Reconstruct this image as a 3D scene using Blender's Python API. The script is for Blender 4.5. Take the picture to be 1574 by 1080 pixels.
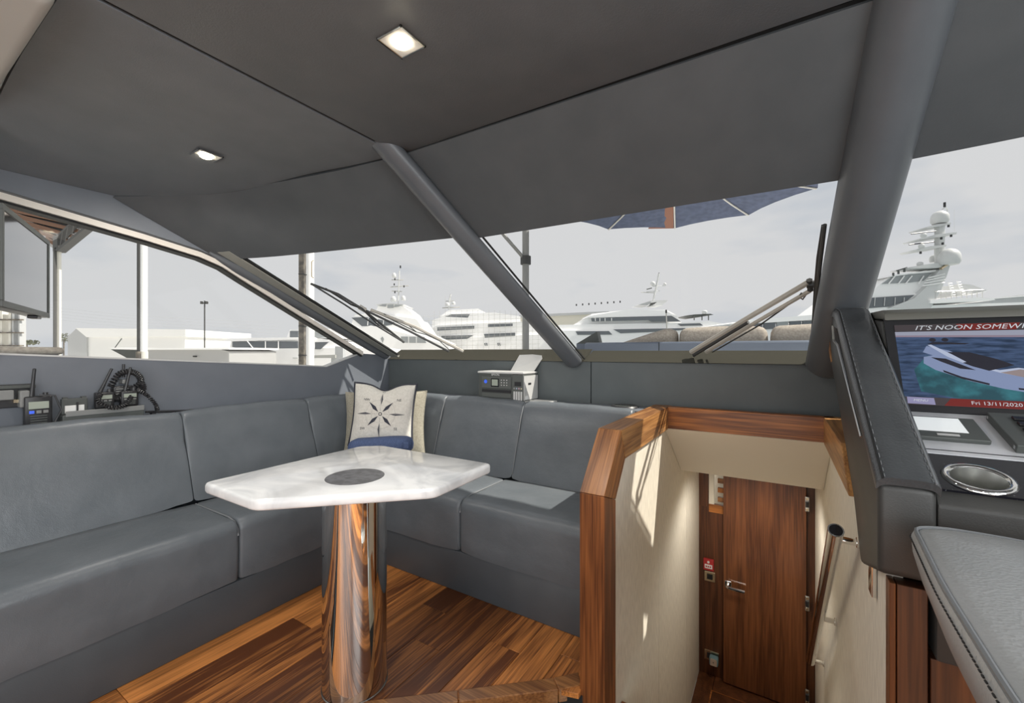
import bpy, bmesh, math, random
from mathutils import Vector, Matrix, noise
for o in list(bpy.data.objects): bpy.data.objects.remove(o)
C = bpy.context.scene.collection
sc = bpy.context.scene
R = math.radians
# ------------------------------------------------------------------ camera
YAW, F, HC = R(32.0), 660.0, 1.2
cam = bpy.data.cameras.new('camera'); cam.sensor_width = 36; cam.lens = 36 * F / 1574
cam.clip_start = .05; cam.clip_end = 2000
camo = bpy.data.objects.new('camera', cam); C.objects.link(camo)
camo.location = (0, 0, HC); camo.rotation_euler = (R(90), 0, YAW); sc.camera = camo
FW = Vector((-math.sin(YAW), math.cos(YAW), 0)); RT = Vector((math.cos(YAW), math.sin(YAW), 0)); UP = Vector((0, 0, 1))
def at(px, py, d):                      # point seen at a pixel, d metres in front of the camera
    return Vector((0, 0, HC)) + FW * d + RT * ((px - 787) / F * d) + UP * ((540 - py) / F * d)
# ------------------------------------------------------------------ sky, sun, exposure
SUN = Vector((1, .52, 1.45)).normalized(); SUN_E = 6.0; SKY = .72
w = bpy.data.worlds.new('sky'); sc.world = w; w.use_nodes = True
nt = w.node_tree; nt.nodes.clear()
def N(t, **kw):
    n = nt.nodes.new(t)
    for k, v in kw.items(): setattr(n, k, v)
    return n
wo = N('ShaderNodeOutputWorld'); bg = N('ShaderNodeBackground'); nt.links.new(bg.outputs[0], wo.inputs[0])
tc = N('ShaderNodeTexCoord'); mp = N('ShaderNodeMapping'); mp.inputs['Scale'].default_value = (1.3, 1.3, 4.5)
nt.links.new(tc.outputs['Generated'], mp.inputs[0])
nz = N('ShaderNodeTexNoise'); nz.inputs['Scale'].default_value = 2.2; nz.inputs['Detail'].default_value = 6
nt.links.new(mp.outputs[0], nz.inputs['Vector'])
cr = N('ShaderNodeValToRGB'); nt.links.new(nz.outputs['Fac'], cr.inputs[0])
cr.color_ramp.elements[0].position = .27; cr.color_ramp.elements[0].color = (.74, .79, .86, 1)
cr.color_ramp.elements[1].position = .46; cr.color_ramp.elements[1].color = (.955, .96, .97, 1)
nt.links.new(cr.outputs[0], bg.inputs[0]); bg.inputs[1].default_value = SKY
sun = bpy.data.lights.new('sun', 'SUN'); sun.energy = SUN_E; sun.angle = R(.8); sun.color = (1, .94, .84)
so = bpy.data.objects.new('sun', sun); C.objects.link(so); so.rotation_euler = SUN.to_track_quat('Z', 'Y').to_euler()
al = bpy.data.lights.new('aft_fill_light', 'AREA'); al.shape = 'RECTANGLE'; al.size = 2.6; al.size_y = 1.8; al.energy = 34; al.color = (.95, .98, 1)
ao = bpy.data.objects.new('aft_fill_light', al); C.objects.link(ao); ao.location = (0, -2.28, 1.05); ao.rotation_euler = (R(90), 0, 0)   # fill lamp added at the aft opening to brighten the cabin
al2 = bpy.data.lights.new('starboard_fill_light', 'AREA'); al2.shape = 'RECTANGLE'; al2.size = 2.6; al2.size_y = .7; al2.energy = 62; al2.color = (.95, .98, 1)
ao2 = bpy.data.objects.new('starboard_fill_light', al2); C.objects.link(ao2); ao2.location = (1.80, -.75, 1.52); ao2.rotation_euler = (R(90), 0, R(90))   # second added fill lamp, standing in for daylight from starboard
vs = sc.view_settings; vs.view_transform = 'Standard'; vs.look = 'None'; vs.exposure = 0.0; vs.gamma = 1; vs.use_curve_mapping = False
sc.cycles.max_bounces = 10; sc.cycles.diffuse_bounces = 6; sc.cycles.glossy_bounces = 5; sc.cycles.transparent_max_bounces = 16
sc.cycles.sample_clamp_indirect = 6; sc.cycles.use_denoising = True
sc.cycles.caustics_reflective = False; sc.cycles.caustics_refractive = False
# ------------------------------------------------------------------ materials
def mat(name, col=(.5, .5, .5), rough=.5, metal=0., spec=.5, coat=0., build=None):
    m = bpy.data.materials.new(name); m.use_nodes = True
    t = m.node_tree; b = t.nodes['Principled BSDF']
    b.inputs['Base Color'].default_value = (*col, 1); b.inputs['Roughness'].default_value = rough
    b.inputs['Metallic'].default_value = metal; b.inputs['Specular IOR Level'].default_value = spec
    b.inputs['Coat Weight'].default_value = coat; b.inputs['Coat Roughness'].default_value = .12
    def nn(ty, **kw):
        n = t.nodes.new(ty)
        for k, v in kw.items():
            if k in n.inputs: n.inputs[k].default_value = v
            else: setattr(n, k, v)
        return n
    if build: build(t, b, nn)
    return m
def link(t, a, b): t.links.new(a, b)
def leather_build(grain=260, strength=.25, c1=None, c2=None, wrinkle=.25):
    def f(t, b, nn):
        co = nn('ShaderNodeTexCoord')
        v = nn('ShaderNodeTexVoronoi', Scale=grain); link(t, co.outputs['Object'], v.inputs['Vector'])
        n2 = nn('ShaderNodeTexNoise', Scale=7, Detail=4, Distortion=.15); link(t, co.outputs['Object'], n2.inputs['Vector'])
        bp = nn('ShaderNodeBump', Strength=strength, Distance=.0012); link(t, v.outputs['Distance'], bp.inputs['Height'])
        bp2 = nn('ShaderNodeBump', Strength=wrinkle, Distance=.02); link(t, n2.outputs['Fac'], bp2.inputs['Height'])
        link(t, bp.outputs[0], bp2.inputs['Normal']); link(t, bp2.outputs[0], b.inputs['Normal'])
        if c1:
            r = nn('ShaderNodeValToRGB'); r.color_ramp.elements[0].color = (*c1, 1); r.color_ramp.elements[1].color = (*c2, 1)
            r.color_ramp.elements[0].position = .3; r.color_ramp.elements[1].position = .7
            link(t, n2.outputs['Fac'], r.inputs[0]); link(t, r.outputs[0], b.inputs['Base Color'])
    return f
def wood_build(dark, light, axis='Y', scale=1.0, per=.0, bump=.15, tilt=0.):
    def f(t, b, nn):
        co = nn('ShaderNodeTexCoord'); inf = nn('ShaderNodeObjectInfo')
        ad = nn('ShaderNodeVectorMath', operation='MULTIPLY_ADD')
        cmb = nn('ShaderNodeCombineXYZ'); 
        for i in range(3): link(t, inf.outputs['Random'], cmb.inputs[i])
        ad.inputs[1].default_value = (31, 47, 23); link(t, cmb.outputs[0], ad.inputs[0])
        tl_ = nn('ShaderNodeMapping'); tl_.inputs['Rotation'].default_value = (R(tilt), 0, 0); link(t, co.outputs['Object'], tl_.inputs[0]); link(t, tl_.outputs[0], ad.inputs[2])
        mp = nn('ShaderNodeMapping'); s = {'X': (1.2, 14, 14), 'Y': (14, 1.2, 14), 'Z': (14, 14, 1.2)}[axis]
        mp.inputs['Scale'].default_value = tuple(q * scale for q in s); link(t, ad.outputs[0], mp.inputs[0])
        n = nn('ShaderNodeTexNoise', Scale=1.0, Detail=3, Distortion=.5); link(t, mp.outputs[0], n.inputs['Vector'])
        ml = nn('ShaderNodeMath', operation='MULTIPLY'); ml.inputs[1].default_value = 9; link(t, n.outputs['Fac'], ml.inputs[0])
        sn = nn('ShaderNodeMath', operation='SINE'); ml2 = nn('ShaderNodeMath', operation='MULTIPLY'); ml2.inputs[1].default_value = 2.2
        link(t, ml.outputs[0], ml2.inputs[0]); link(t, ml2.outputs[0], sn.inputs[0])
        mp2 = nn('ShaderNodeMapping'); s2 = {'X': (4, 160, 160), 'Y': (160, 4, 160), 'Z': (160, 160, 4)}[axis]
        mp2.inputs['Scale'].default_value = s2; link(t, ad.outputs[0], mp2.inputs[0])
        n2 = nn('ShaderNodeTexNoise', Scale=1.0, Detail=2); link(t, mp2.outputs[0], n2.inputs['Vector'])
        mx = nn('ShaderNodeMath', operation='MULTIPLY_ADD'); mx.inputs[1].default_value = .15; link(t, sn.outputs[0], mx.inputs[0]); link(t, n2.outputs['Fac'], mx.inputs[2])
        pr = nn('ShaderNodeMath', operation='MULTIPLY_ADD'); pr.inputs[1].default_value = per; pr.inputs[2].default_value = -per / 2; link(t, inf.outputs['Random'], pr.inputs[0])
        sm = nn('ShaderNodeMath', operation='ADD'); link(t, mx.outputs[0], sm.inputs[0]); link(t, pr.outputs[0], sm.inputs[1])
        r = nn('ShaderNodeValToRGB'); e = r.color_ramp.elements
        e[0].position = .22; e[0].color = (*dark, 1); e[1].position = .82; e[1].color = (*light, 1)
        link(t, sm.outputs[0], r.inputs[0]); link(t, r.outputs[0], b.inputs['Base Color'])
        bp = nn('ShaderNodeBump', Strength=bump, Distance=.001); link(t, n2.outputs['Fac'], bp.inputs['Height']); link(t, bp.outputs[0], b.inputs['Normal'])
    return f
def fabric_build(c1, c2, sx=90, sz=10, bump=.3):
    def f(t, b, nn):
        co = nn('ShaderNodeTexCoord'); mp = nn('ShaderNodeMapping'); mp.inputs['Scale'].default_value = (sx, sx, sz); link(t, co.outputs['Object'], mp.inputs[0])
        n = nn('ShaderNodeTexNoise', Scale=2.2, Detail=3); link(t, mp.outputs[0], n.inputs['Vector'])
        r = nn('ShaderNodeValToRGB'); r.color_ramp.elements[0].color = (*c1, 1); r.color_ramp.elements[1].color = (*c2, 1)
        r.color_ramp.elements[0].position = .35; r.color_ramp.elements[1].position = .65
        link(t, n.outputs['Fac'], r.inputs[0]); link(t, r.outputs[0], b.inputs['Base Color'])
        bp = nn('ShaderNodeBump', Strength=bump, Distance=.002); link(t, n.outputs['Fac'], bp.inputs['Height']); link(t, bp.outputs[0], b.inputs['Normal'])
    return f
def marble_build(t, b, nn):
    co = nn('ShaderNodeTexCoord'); n = nn('ShaderNodeTexNoise', Scale=3.2, Detail=8, Distortion=1.4); link(t, co.outputs['Object'], n.inputs['Vector'])
    r = nn('ShaderNodeValToRGB'); e = r.color_ramp.elements
    e[0].position = .34; e[0].color = (.60, .61, .62, 1); e[1].position = .55; e[1].color = (.93, .93, .92, 1)
    link(t, n.outputs['Fac'], r.inputs[0]); link(t, r.outputs[0], b.inputs['Base Color'])
def speck_build(c1, c2, sc_=160, lo=.62, hi=.72):
    def f(t, b, nn):
        co = nn('ShaderNodeTexCoord'); n = nn('ShaderNodeTexNoise', Scale=sc_, Detail=2); link(t, co.outputs['Object'], n.inputs['Vector'])
        r = nn('ShaderNodeValToRGB'); e = r.color_ramp.elements
        e[0].position = lo; e[0].color = (*c1, 1); e[1].position = hi; e[1].color = (*c2, 1)
        link(t, n.outputs['Fac'], r.inputs[0]); link(t, r.outputs[0], b.inputs['Base Color'])
    return f
def emit_build(col, s):
    def f(t, b, nn):
        b.inputs['Emission Color'].default_value = (*col, 1); b.inputs['Emission Strength'].default_value = s
    return f
def glass_mat(name, tint=(1, 1, 1), gloss=.06):
    m = bpy.data.materials.new(name); m.use_nodes = True; t = m.node_tree; t.nodes.clear()
    o = t.nodes.new('ShaderNodeOutputMaterial'); mx = t.nodes.new('ShaderNodeMixShader'); tr = t.nodes.new('ShaderNodeBsdfTransparent'); gl = t.nodes.new('ShaderNodeBsdfGlossy')
    tr.inputs[0].default_value = (*tint, 1); gl.inputs['Roughness'].default_value = .02
    lw = t.nodes.new('ShaderNodeLayerWeight'); lw.inputs[0].default_value = .5
    pw = t.nodes.new('ShaderNodeMath'); pw.operation = 'POWER'; pw.inputs[1].default_value = 5
    ma = t.nodes.new('ShaderNodeMath'); ma.operation = 'MULTIPLY_ADD'; ma.inputs[1].default_value = .3; ma.inputs[2].default_value = .015
    t.links.new(lw.outputs['Facing'], pw.inputs[0]); t.links.new(pw.outputs[0], ma.inputs[0])
    t.links.new(ma.outputs[0], mx.inputs[0]); t.links.new(tr.outputs[0], mx.inputs[1]); t.links.new(gl.outputs[0], mx.inputs[2]); t.links.new(mx.outputs[0], o.inputs[0])
    return m
M = {}
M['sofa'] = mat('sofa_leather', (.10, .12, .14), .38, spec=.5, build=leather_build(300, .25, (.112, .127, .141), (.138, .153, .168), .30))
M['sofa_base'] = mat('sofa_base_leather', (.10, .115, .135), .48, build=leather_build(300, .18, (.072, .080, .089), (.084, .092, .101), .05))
M['wall'] = mat('wall_leather', (.10, .115, .14), .52, build=leather_build(300, .12, (.145, .160, .185), (.163, .178, .203), .03))
M['ceil'] = mat('ceiling_leather', (.12, .122, .125), .55, build=leather_build(220, .2, (.155, .166, .178), (.178, .188, .20), .03))
M['cover'] = mat('cover_leather', (.08, .085, .09), .55, build=leather_build(220, .2, (.078, .084, .089), (.092, .097, .102), .03))
M['mull'] = mat('mullion_leather', (.12, .13, .145), .40, build=leather_build(300, .1, (.105, .113, .124), (.118, .126, .137), .02))
M['black_leather'] = mat('console_pad_leather', (.06, .065, .07), .34, build=leather_build(170, .5, (.05, .054, .058), (.07, .075, .08), .25))
M['console'] = mat('console_leather', (.085, .085, .083), .45, build=leather_build(320, .12, (.040, .040, .038), (.048, .048, .046), .03))
M['seat'] = mat('helm_seat_leather', (.115, .125, .13), .33, build=leather_build(200, .4, (.37, .385, .39), (.41, .42, .425), .10))
M['piping'] = mat('piping', (.20, .21, .22), .4)
M['darkgap'] = mat('dark_gap', (.012, .012, .012), .7)
M['plank'] = mat('plank_wood', (.2, .1, .05), .36, coat=.08, build=wood_build((.125, .038, .011), (.74, .285, .075), 'Y', .8, .62, .2))
M['nosing'] = mat('nosing_wood', (.3, .14, .05), .28, coat=.3, build=wood_build((.16, .06, .02), (.42, .19, .065), 'X', 1.0, .1))
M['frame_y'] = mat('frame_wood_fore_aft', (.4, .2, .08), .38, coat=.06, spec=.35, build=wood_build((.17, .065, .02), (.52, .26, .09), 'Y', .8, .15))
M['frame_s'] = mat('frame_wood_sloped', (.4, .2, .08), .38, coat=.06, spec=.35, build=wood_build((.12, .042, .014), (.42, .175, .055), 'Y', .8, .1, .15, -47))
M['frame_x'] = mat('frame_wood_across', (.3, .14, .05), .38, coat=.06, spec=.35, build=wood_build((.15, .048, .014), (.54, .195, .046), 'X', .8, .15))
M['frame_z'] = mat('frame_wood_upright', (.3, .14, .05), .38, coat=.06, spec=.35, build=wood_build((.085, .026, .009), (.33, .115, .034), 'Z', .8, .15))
M['door'] = mat('door_walnut', (.2, .08, .03), .33, coat=.2, build=wood_build((.10, .034, .013), (.26, .095, .034), 'Z', .7, .1))
M['door_dark'] = mat('door_frame_walnut', (.12, .05, .02), .36, build=wood_build((.06, .02, .008), (.17, .06, .022), 'Z', .8, .1))
M['cream'] = mat('cream_fabric', (.62, .57, .47), .85, build=fabric_build((.68, .63, .53), (.82, .765, .65), 60, 8, .35))
M['cream_panel'] = mat('cream_panel', (.80, .73, .60), .6)
M['beige'] = mat('beige_soffit', (.55, .54, .50), .55)
M['marble'] = mat('white_marble', (.7, .7, .69), .09, spec=.5, build=marble_build)
M['inset'] = mat('dark_stone_inset', (.12, .12, .13), .35, build=speck_build((.10, .10, .105), (.17, .17, .18), 40, .4, .6))
M['chrome'] = mat('polished_steel', (.80, .79, .76), .045, 1.0)
M['steel'] = mat('brushed_steel', (.62, .62, .60), .28, 1.0)
M['brass'] = mat('warm_metal', (.72, .60, .42), .22, 1.0)
M['silver'] = mat('silver_dash', (.66, .67, .70), .28, .25)
M['black'] = mat('black_plastic', (.025, .025, .027), .38)
M['black_gloss'] = mat('black_gloss', (.012, .012, .014), .08)
M['granite'] = mat('black_granite', (.012, .012, .016), .12, spec=.2, build=speck_build((.010, .010, .014), (.25, .25, .28), 190, .70, .78))
M['grey'] = mat('grey_plastic', (.22, .225, .22), .45)
M['lgrey'] = mat('light_grey_plastic', (.55, .55, .54), .4)
M['mgrey'] = mat('mid_grey_plastic', (.075, .082, .078), .5)
M['printer_grey'] = mat('printer_grey', (.10, .108, .102), .5)
M['umb_pole'] = mat('umbrella_pole', (.26, .26, .25), .45)
M['hood'] = mat('hood_vinyl', (.125, .123, .106), .5)
M['wall_f'] = mat('forward_wall_leather', (.10, .11, .11), .55, build=leather_build(300, .12, (.090, .104, .108), (.104, .118, .122), .03))
M['white'] = mat('white_plastic', (.78, .78, .77), .35)
M['paper'] = mat('white_paper', (.80, .80, .78), .7)
M['red'] = mat('red_plastic', (.45, .03, .03), .4)
M['blue_led'] = mat('blue_light', (.05, .1, .6), .4, build=emit_build((.05, .15, .8), .5))
M['lcd'] = mat('grey_lcd', (.36, .40, .34), .3)
M['pillow'] = mat('ivory_cotton', (.66, .63, .57), .85, build=fabric_build((.62, .59, .53), (.70, .67, .61), 40, 40, .25))
M['pillow_tan'] = mat('tan_linen', (.46, .43, .35), .9, build=fabric_build((.30, .28, .22), (.40, .37, .30), 60, 60, .4))
M['navy'] = mat('navy_piping', (.02, .022, .035), .6)
M['ink'] = mat('navy_ink', (.03, .033, .05), .8)
M['ink_l'] = mat('grey_ink', (.30, .29, .28), .8)
M['denim'] = mat('blue_towel', (.06, .09, .2), .95, build=fabric_build((.05, .075, .16), (.10, .14, .27), 120, 120, .8))
M['olive'] = mat('window_frame_metal', (.30, .295, .26), .45, .1)
M['sillmat'] = mat('window_ledge', (.055, .053, .043), .9, spec=.05)
M['strip'] = mat('beige_window_trim', (.74, .69, .62), .35)
M['glass'] = glass_mat('window_glass', (.985, .99, .99))
M['tv_screen'] = mat('tv_screen', (.02, .02, .022), .07, spec=1.0, coat=1.0)
M['lamp'] = mat('lamp_lens', (1, .95, .85), .3, build=emit_build((1, .88, .66), 22))
M['reflector'] = mat('white_reflector', (.9, .9, .88), .3, .2)
M['mirror'] = mat('mirror', (.85, .85, .85), .02, 1.0)
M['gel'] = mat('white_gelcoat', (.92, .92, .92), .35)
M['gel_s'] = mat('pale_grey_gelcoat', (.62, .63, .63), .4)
M['far_glass'] = mat('dark_boat_glass', (.13, .145, .16), .35)
M['far_glass_l'] = mat('grey_boat_glass', (.32, .34, .35), .35)
M['hullgrey'] = mat('grey_hull', (.42, .42, .42), .35)
M['post'] = mat('weathered_post', (.14, .125, .11), .7, build=speck_build((.10, .09, .08), (.24, .21, .17), 8, .4, .7))
M['postdark'] = mat('dark_steel_post', (.05, .05, .05), .6)
M['column'] = mat('pale_column', (.72, .70, .64), .6)
M['rust'] = mat('brown_roof_beam', (.18, .095, .06), .7)
M['truss'] = mat('grey_truss_steel', (.09, .09, .09), .6)
M['shed'] = mat('white_shed', (.85, .85, .84), .6)
M['shed_s'] = mat('grey_shed_end', (.48, .49, .50), .7)
M['ware'] = mat('cream_warehouse', (.70, .67, .58), .7)
M['leaf'] = mat('foliage', (.16, .17, .12), .8)
M['umbrella'] = mat('navy_canvas', (.07, .10, .21), .8, build=fabric_build((.065, .08, .13), (.09, .11, .18), 6, 6, .1))
M['umb_reflection'] = mat('canvas_reflection', (.26, .12, .08), .8)  # colour of the reflection painted on the canopy
M['rib'] = mat('pale_rib', (.60, .58, .54), .5)
M['sunpad'] = mat('taupe_sunpad', (.40, .35, .30), .9, build=fabric_build((.34, .30, .255), (.46, .41, .35), 30, 30, .4))
M['deckblue'] = mat('blue_grey_vinyl', (.14, .165, .21), .35)
M['wiper'] = mat('wiper_black', (.05, .05, .05), .5)
M['wiper_l'] = mat('wiper_arm', (.48, .45, .40), .4)
M['water'] = mat('water', (.25, .29, .30), .25)
M['quay'] = mat('quay_concrete', (.62, .61, .58), .85)
M['wire'] = mat('grey_wire', (.45, .46, .48), .6)
M['scaf'] = mat('scaffold_tube', (.42, .42, .40), .6)
M['aft_wood'] = M['frame_z']
# ------------------------------------------------------------------ mesh helpers
def bx(bm, x0, x1, y0, y1, z0, z1, r=0., seg=2, T=None):
    t = bmesh.new(); bmesh.ops.create_cube(t, size=1)
    for v in t.verts: v.co = Vector(((x0 + x1) / 2 + v.co.x * (x1 - x0), (y0 + y1) / 2 + v.co.y * (y1 - y0), (z0 + z1) / 2 + v.co.z * (z1 - z0)))
    if r > 0: bmesh.ops.bevel(t, geom=t.edges[:], offset=r, segments=seg, profile=.5, affect='EDGES')
    merge(bm, t, T); return bm
def merge(bm, t, T=None):
    if T is not None: bmesh.ops.transform(t, matrix=T, verts=t.verts[:])
    me = bpy.data.meshes.new('tmp'); t.to_mesh(me); t.free(); bm.from_mesh(me); bpy.data.meshes.remove(me)
def box(*a, **k): return bx(bmesh.new(), *a, **k)
def prism(bm, pts, ext, r=0., seg=2):
    """closed polygon (list of Vectors) swept along ext"""
    t = bmesh.new(); n = len(pts); ext = Vector(ext)
    a = [t.verts.new(p) for p in pts]; b = [t.verts.new(Vector(p) + ext) for p in pts]
    t.faces.new(a[::-1]); t.faces.new(b)
    for i in range(n): t.faces.new((a[i], a[(i + 1) % n], b[(i + 1) % n], b[i]))
    bmesh.ops.recalc_face_normals(t, faces=t.faces[:])
    if r > 0: bmesh.ops.bevel(t, geom=t.edges[:], offset=r, segments=seg, profile=.5, affect='EDGES')
    merge(bm, t); return bm
def yz(pts, x): return [Vector((x, p[0], p[1])) for p in pts]
def xy(pts, z): return [Vector((p[0], p[1], z)) for p in pts]
def tube(bm, path, rad, seg=8, caps=True, flat=1.0, up=None):
    pts = [Vector(p) for p in path]; n = len(pts); rs = rad if isinstance(rad, (list, tuple)) else [rad] * n
    t = bmesh.new(); rings = []; prev = None
    for i, p in enumerate(pts):
        d = (pts[min(i + 1, n - 1)] - pts[max(i - 1, 0)]).normalized()
        if prev is None:
            u = Vector(up) if up else (Vector((0, 0, 1)) if abs(d.z) < .9 else Vector((1, 0, 0)))
        else: u = prev
        u = (u - d * u.dot(d)).normalized(); prev = u; s = d.cross(u)
        rings.append([t.verts.new(p + (u * math.cos(2 * math.pi * k / seg) * flat + s * math.sin(2 * math.pi * k / seg)) * rs[i]) for k in range(seg)])
    for i in range(n - 1):
        for k in range(seg): t.faces.new((rings[i][k], rings[i][(k + 1) % seg], rings[i + 1][(k + 1) % seg], rings[i + 1][k]))
    if caps: t.faces.new(rings[0][::-1]); t.faces.new(rings[-1])
    bmesh.ops.recalc_face_normals(t, faces=t.faces[:]); merge(bm, t); return bm
def lathe(bm, prof, c, seg=24, T=None):
    t = bmesh.new(); rings = []
    for r_, z in prof:
        if r_ < 1e-6: rings.append([t.verts.new((0, 0, z))])
        else: rings.append([t.verts.new((r_ * math.cos(2 * math.pi * k / seg), r_ * math.sin(2 * math.pi * k / seg), z)) for k in range(seg)])
    for a, b in zip(rings, rings[1:]):
        for k in range(seg):
            k2 = (k + 1) % seg
            if len(a) == 1 and len(b) == 1: continue
            if len(a) == 1: t.faces.new((a[0], b[k2], b[k]))
            elif len(b) == 1: t.faces.new((a[k], a[k2], b[0]))
            else: t.faces.new((a[k], a[k2], b[k2], b[k]))
    bmesh.ops.recalc_face_normals(t, faces=t.faces[:])
    merge(bm, t, (Matrix.Translation(Vector(c)) @ T) if T is not None else Matrix.Translation(Vector(c))); return bm
def sheet(bm, fn, nu, nv, thick=0., nrm=None):
    """surface fn(u,v), optional thickness along nrm (Vector)"""
    t = bmesh.new()
    g = [[t.verts.new(fn(i / nu, j / nv)) for j in range(nv + 1)] for i in range(nu + 1)]
    for i in range(nu):
        for j in range(nv): t.faces.new((g[i][j], g[i + 1][j], g[i + 1][j + 1], g[i][j + 1]))
    if thick:
        h = [[t.verts.new(g[i][j].co + Vector(nrm) * thick) for j in range(nv + 1)] for i in range(nu + 1)]
        for i in range(nu):
            for j in range(nv): t.faces.new((h[i][j], h[i][j + 1], h[i + 1][j + 1], h[i + 1][j]))
        for i in range(nu):
            for j in (0, nv): t.faces.new((g[i][j], g[i + 1][j], h[i + 1][j], h[i][j]))
        for j in range(nv):
            for i in (0, nu): t.faces.new((g[i][j], g[i][j + 1], h[i][j + 1], h[i][j]))
        bmesh.ops.recalc_face_normals(t, faces=t.faces[:])
    merge(bm, t); return bm
def cushion(L, D, H, r=.045, puff=.012, n=10, wr=.003, seed=0, round_top_only=False):
    """rounded, slightly puffed box centred on 0"""
    t = bmesh.new(); hs = (L / 2, D / 2, H / 2); grid = []
    for h in hs:
        k = max(4, int(n * h / max(hs))) ; a = [-h, -h + r * .35, -h + r]
        a += [-h + r + (2 * h - 2 * r) * i / k for i in range(1, k)] + [h - r, h - r * .35, h]
        grid.append(a)
    cache = {}
    def vert(q):
        key = tuple(round(c, 6) for c in q)
        if key in cache: return cache[key]
        inner = Vector([max(-hs[i] + r, min(hs[i] - r, q[i])) for i in range(3)]); off = Vector(q) - inner
        p = inner + (off.normalized() * r if off.length > 1e-9 else off)
        for i in range(3):
            if abs(abs(q[i]) - hs[i]) < 1e-6:
                j, k = [(1, 2), (0, 2), (0, 1)][i]
                p[i] += math.copysign(puff * (1 - (q[j] / hs[j]) ** 2) * (1 - (q[k] / hs[k]) ** 2), q[i])
        nv = noise.noise_vector(Vector((p.x * 6 + seed * 3.1, p.y * 6, p.z * 9)))
        p += nv * wr
        cache[key] = t.verts.new(p); return cache[key]
    for i in range(3):
        j, k = [(1, 2), (0, 2), (0, 1)][i]
        for s in (-1, 1):
            for a in range(len(grid[j]) - 1):
                for b in range(len(grid[k]) - 1):
                    vs_ = []
                    for (u, v) in ((a, b), (a + 1, b), (a + 1, b + 1), (a, b + 1)):
                        q = [0, 0, 0]; q[i] = s * hs[i]; q[j] = grid[j][u]; q[k] = grid[k][v]; vs_.append(vert(q))
                    t.faces.new(vs_)
    bmesh.ops.recalc_face_normals(t, faces=t.faces[:]); return t
def xf(t, T):
    bmesh.ops.transform(t, matrix=T, verts=t.verts[:]); return t
def text_bm(body, size, to_world, extrude=0., shear=0., align='LEFT'):
    cu = bpy.data.curves.new('text', 'FONT'); cu.body = body; cu.size = size; cu.shear = shear; cu.align_x = align; cu.align_y = 'CENTER'; cu.resolution_u = 2
    ob = bpy.data.objects.new('text', cu); C.objects.link(ob); bpy.context.view_layer.update()
    me = bpy.data.meshes.new_from_object(ob.evaluated_get(bpy.context.evaluated_depsgraph_get()))
    bpy.data.objects.remove(ob); bpy.data.curves.remove(cu)
    bm = bmesh.new(); bm.from_mesh(me); bpy.data.meshes.remove(me)
    for v in bm.verts: v.co = to_world(v.co.x, v.co.y)
    return bm
ORG = {}
def finish(name, bm, m, org, parent=None, smooth=False, sharp=35):
    for v in bm.verts: v.co -= org
    me = bpy.data.meshes.new(name)
    bmesh.ops.recalc_face_normals(bm, faces=bm.faces[:]) if False else None
    if smooth:
        for f in bm.faces: f.smooth = True
        for e in bm.edges:
            if len(e.link_faces) == 2 and e.calc_face_angle(0) > R(sharp): e.smooth = False
    bm.to_mesh(me); bm.free(); me.materials.append(m)
    o = bpy.data.objects.new(name, me); C.objects.link(o)
    if parent: o.parent = parent
    else: o.location = org
    ORG[o] = org.copy(); return o
def empty(name, loc):
    o = bpy.data.objects.new(name, None); C.objects.link(o); o.location = loc; o.empty_display_size = .1; ORG[o] = Vector(loc); return o
def part(name, bm, m, parent, smooth=False, sharp=35, label=None):
    o = finish(name, bm, m, ORG[parent], parent, smooth, sharp)
    if label: o['label'] = label
    return o
def base_of(bm):
    xs = [v.co for v in bm.verts]; mn = [min(c[i] for c in xs) for i in range(3)]; mx = [max(c[i] for c in xs) for i in range(3)]
    return Vector(((mn[0] + mx[0]) / 2, (mn[1] + mx[1]) / 2, mn[2]))
def tag(o, label, cat, group=None):
    o['label'] = label; o['category'] = cat
    if group: o['group'] = group
    return o
def thing(name, loc, label, cat, group=None): return tag(empty(name, Vector(loc)), label, cat, group)
def solo(name, bm, m, label, cat, group=None, smooth=False, sharp=35):
    return tag(finish(name, bm, m, base_of(bm), None, smooth, sharp), label, cat, group)
def struct(name, bm, m, smooth=False, sharp=35, org=None):
    o = finish(name, bm, m, Vector(org) if org is not None else base_of(bm), None, smooth, sharp); o['kind'] = 'structure'; return o
def sempty(name, loc):
    o = empty(name, Vector(loc)); o['kind'] = 'structure'; return o
def lerp(a, b, t): return a + (b - a) * t
def V(*a): return Vector(a)
def poly(bm, pts):
    bm.faces.new([bm.verts.new(p) for p in pts]); return bm
# ================================================================== THE ROOM
PORT, STBD, FRONT = -2.75, 1.85, 2.47
AFT = -2.3; LOW = -.17
# --- raised dinette floor with planks
PW = .1408; PX0 = -2.007
edge_pts = [(-.606, 1.44), (-.665, 1.38), (-.932, 1.151), (-1.60, .575), (-1.60, -1.2)]   # step edge of the platform
def edge_y(x):                                                        # aft limit of the planks at x
    if x > -.665: return 1.38
    for (x0, y0), (x1, y1) in ((( -.665, 1.38), (-.932, 1.151)), ((-.932, 1.151), (-1.60, .575))):
        if x1 <= x <= x0: return y0 + (y1 - y0) * (x - x0) / (x1 - x0)
    return AFT
fl = struct('floor', prism(bmesh.new(), xy([(-2.6, AFT), (-1.60, AFT), (-1.60, .585), (-.932, 1.161), (-.665, 1.39), (-.54, 1.45), (-.54, 2.3), (-2.6, 2.3)], -.02), (0, 0, -.15)), M['darkgap'], org=(-1.5, .5, -.02))
random.seed(4)
joints = {1: [1.12, -.05], 5: [1.308], 6: [], 7: [1.465], 4: [1.51, .62], 9: [1.547], 2: [.30], 3: [1.28, .1], 0: [.55, -.6], 8: []}
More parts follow.
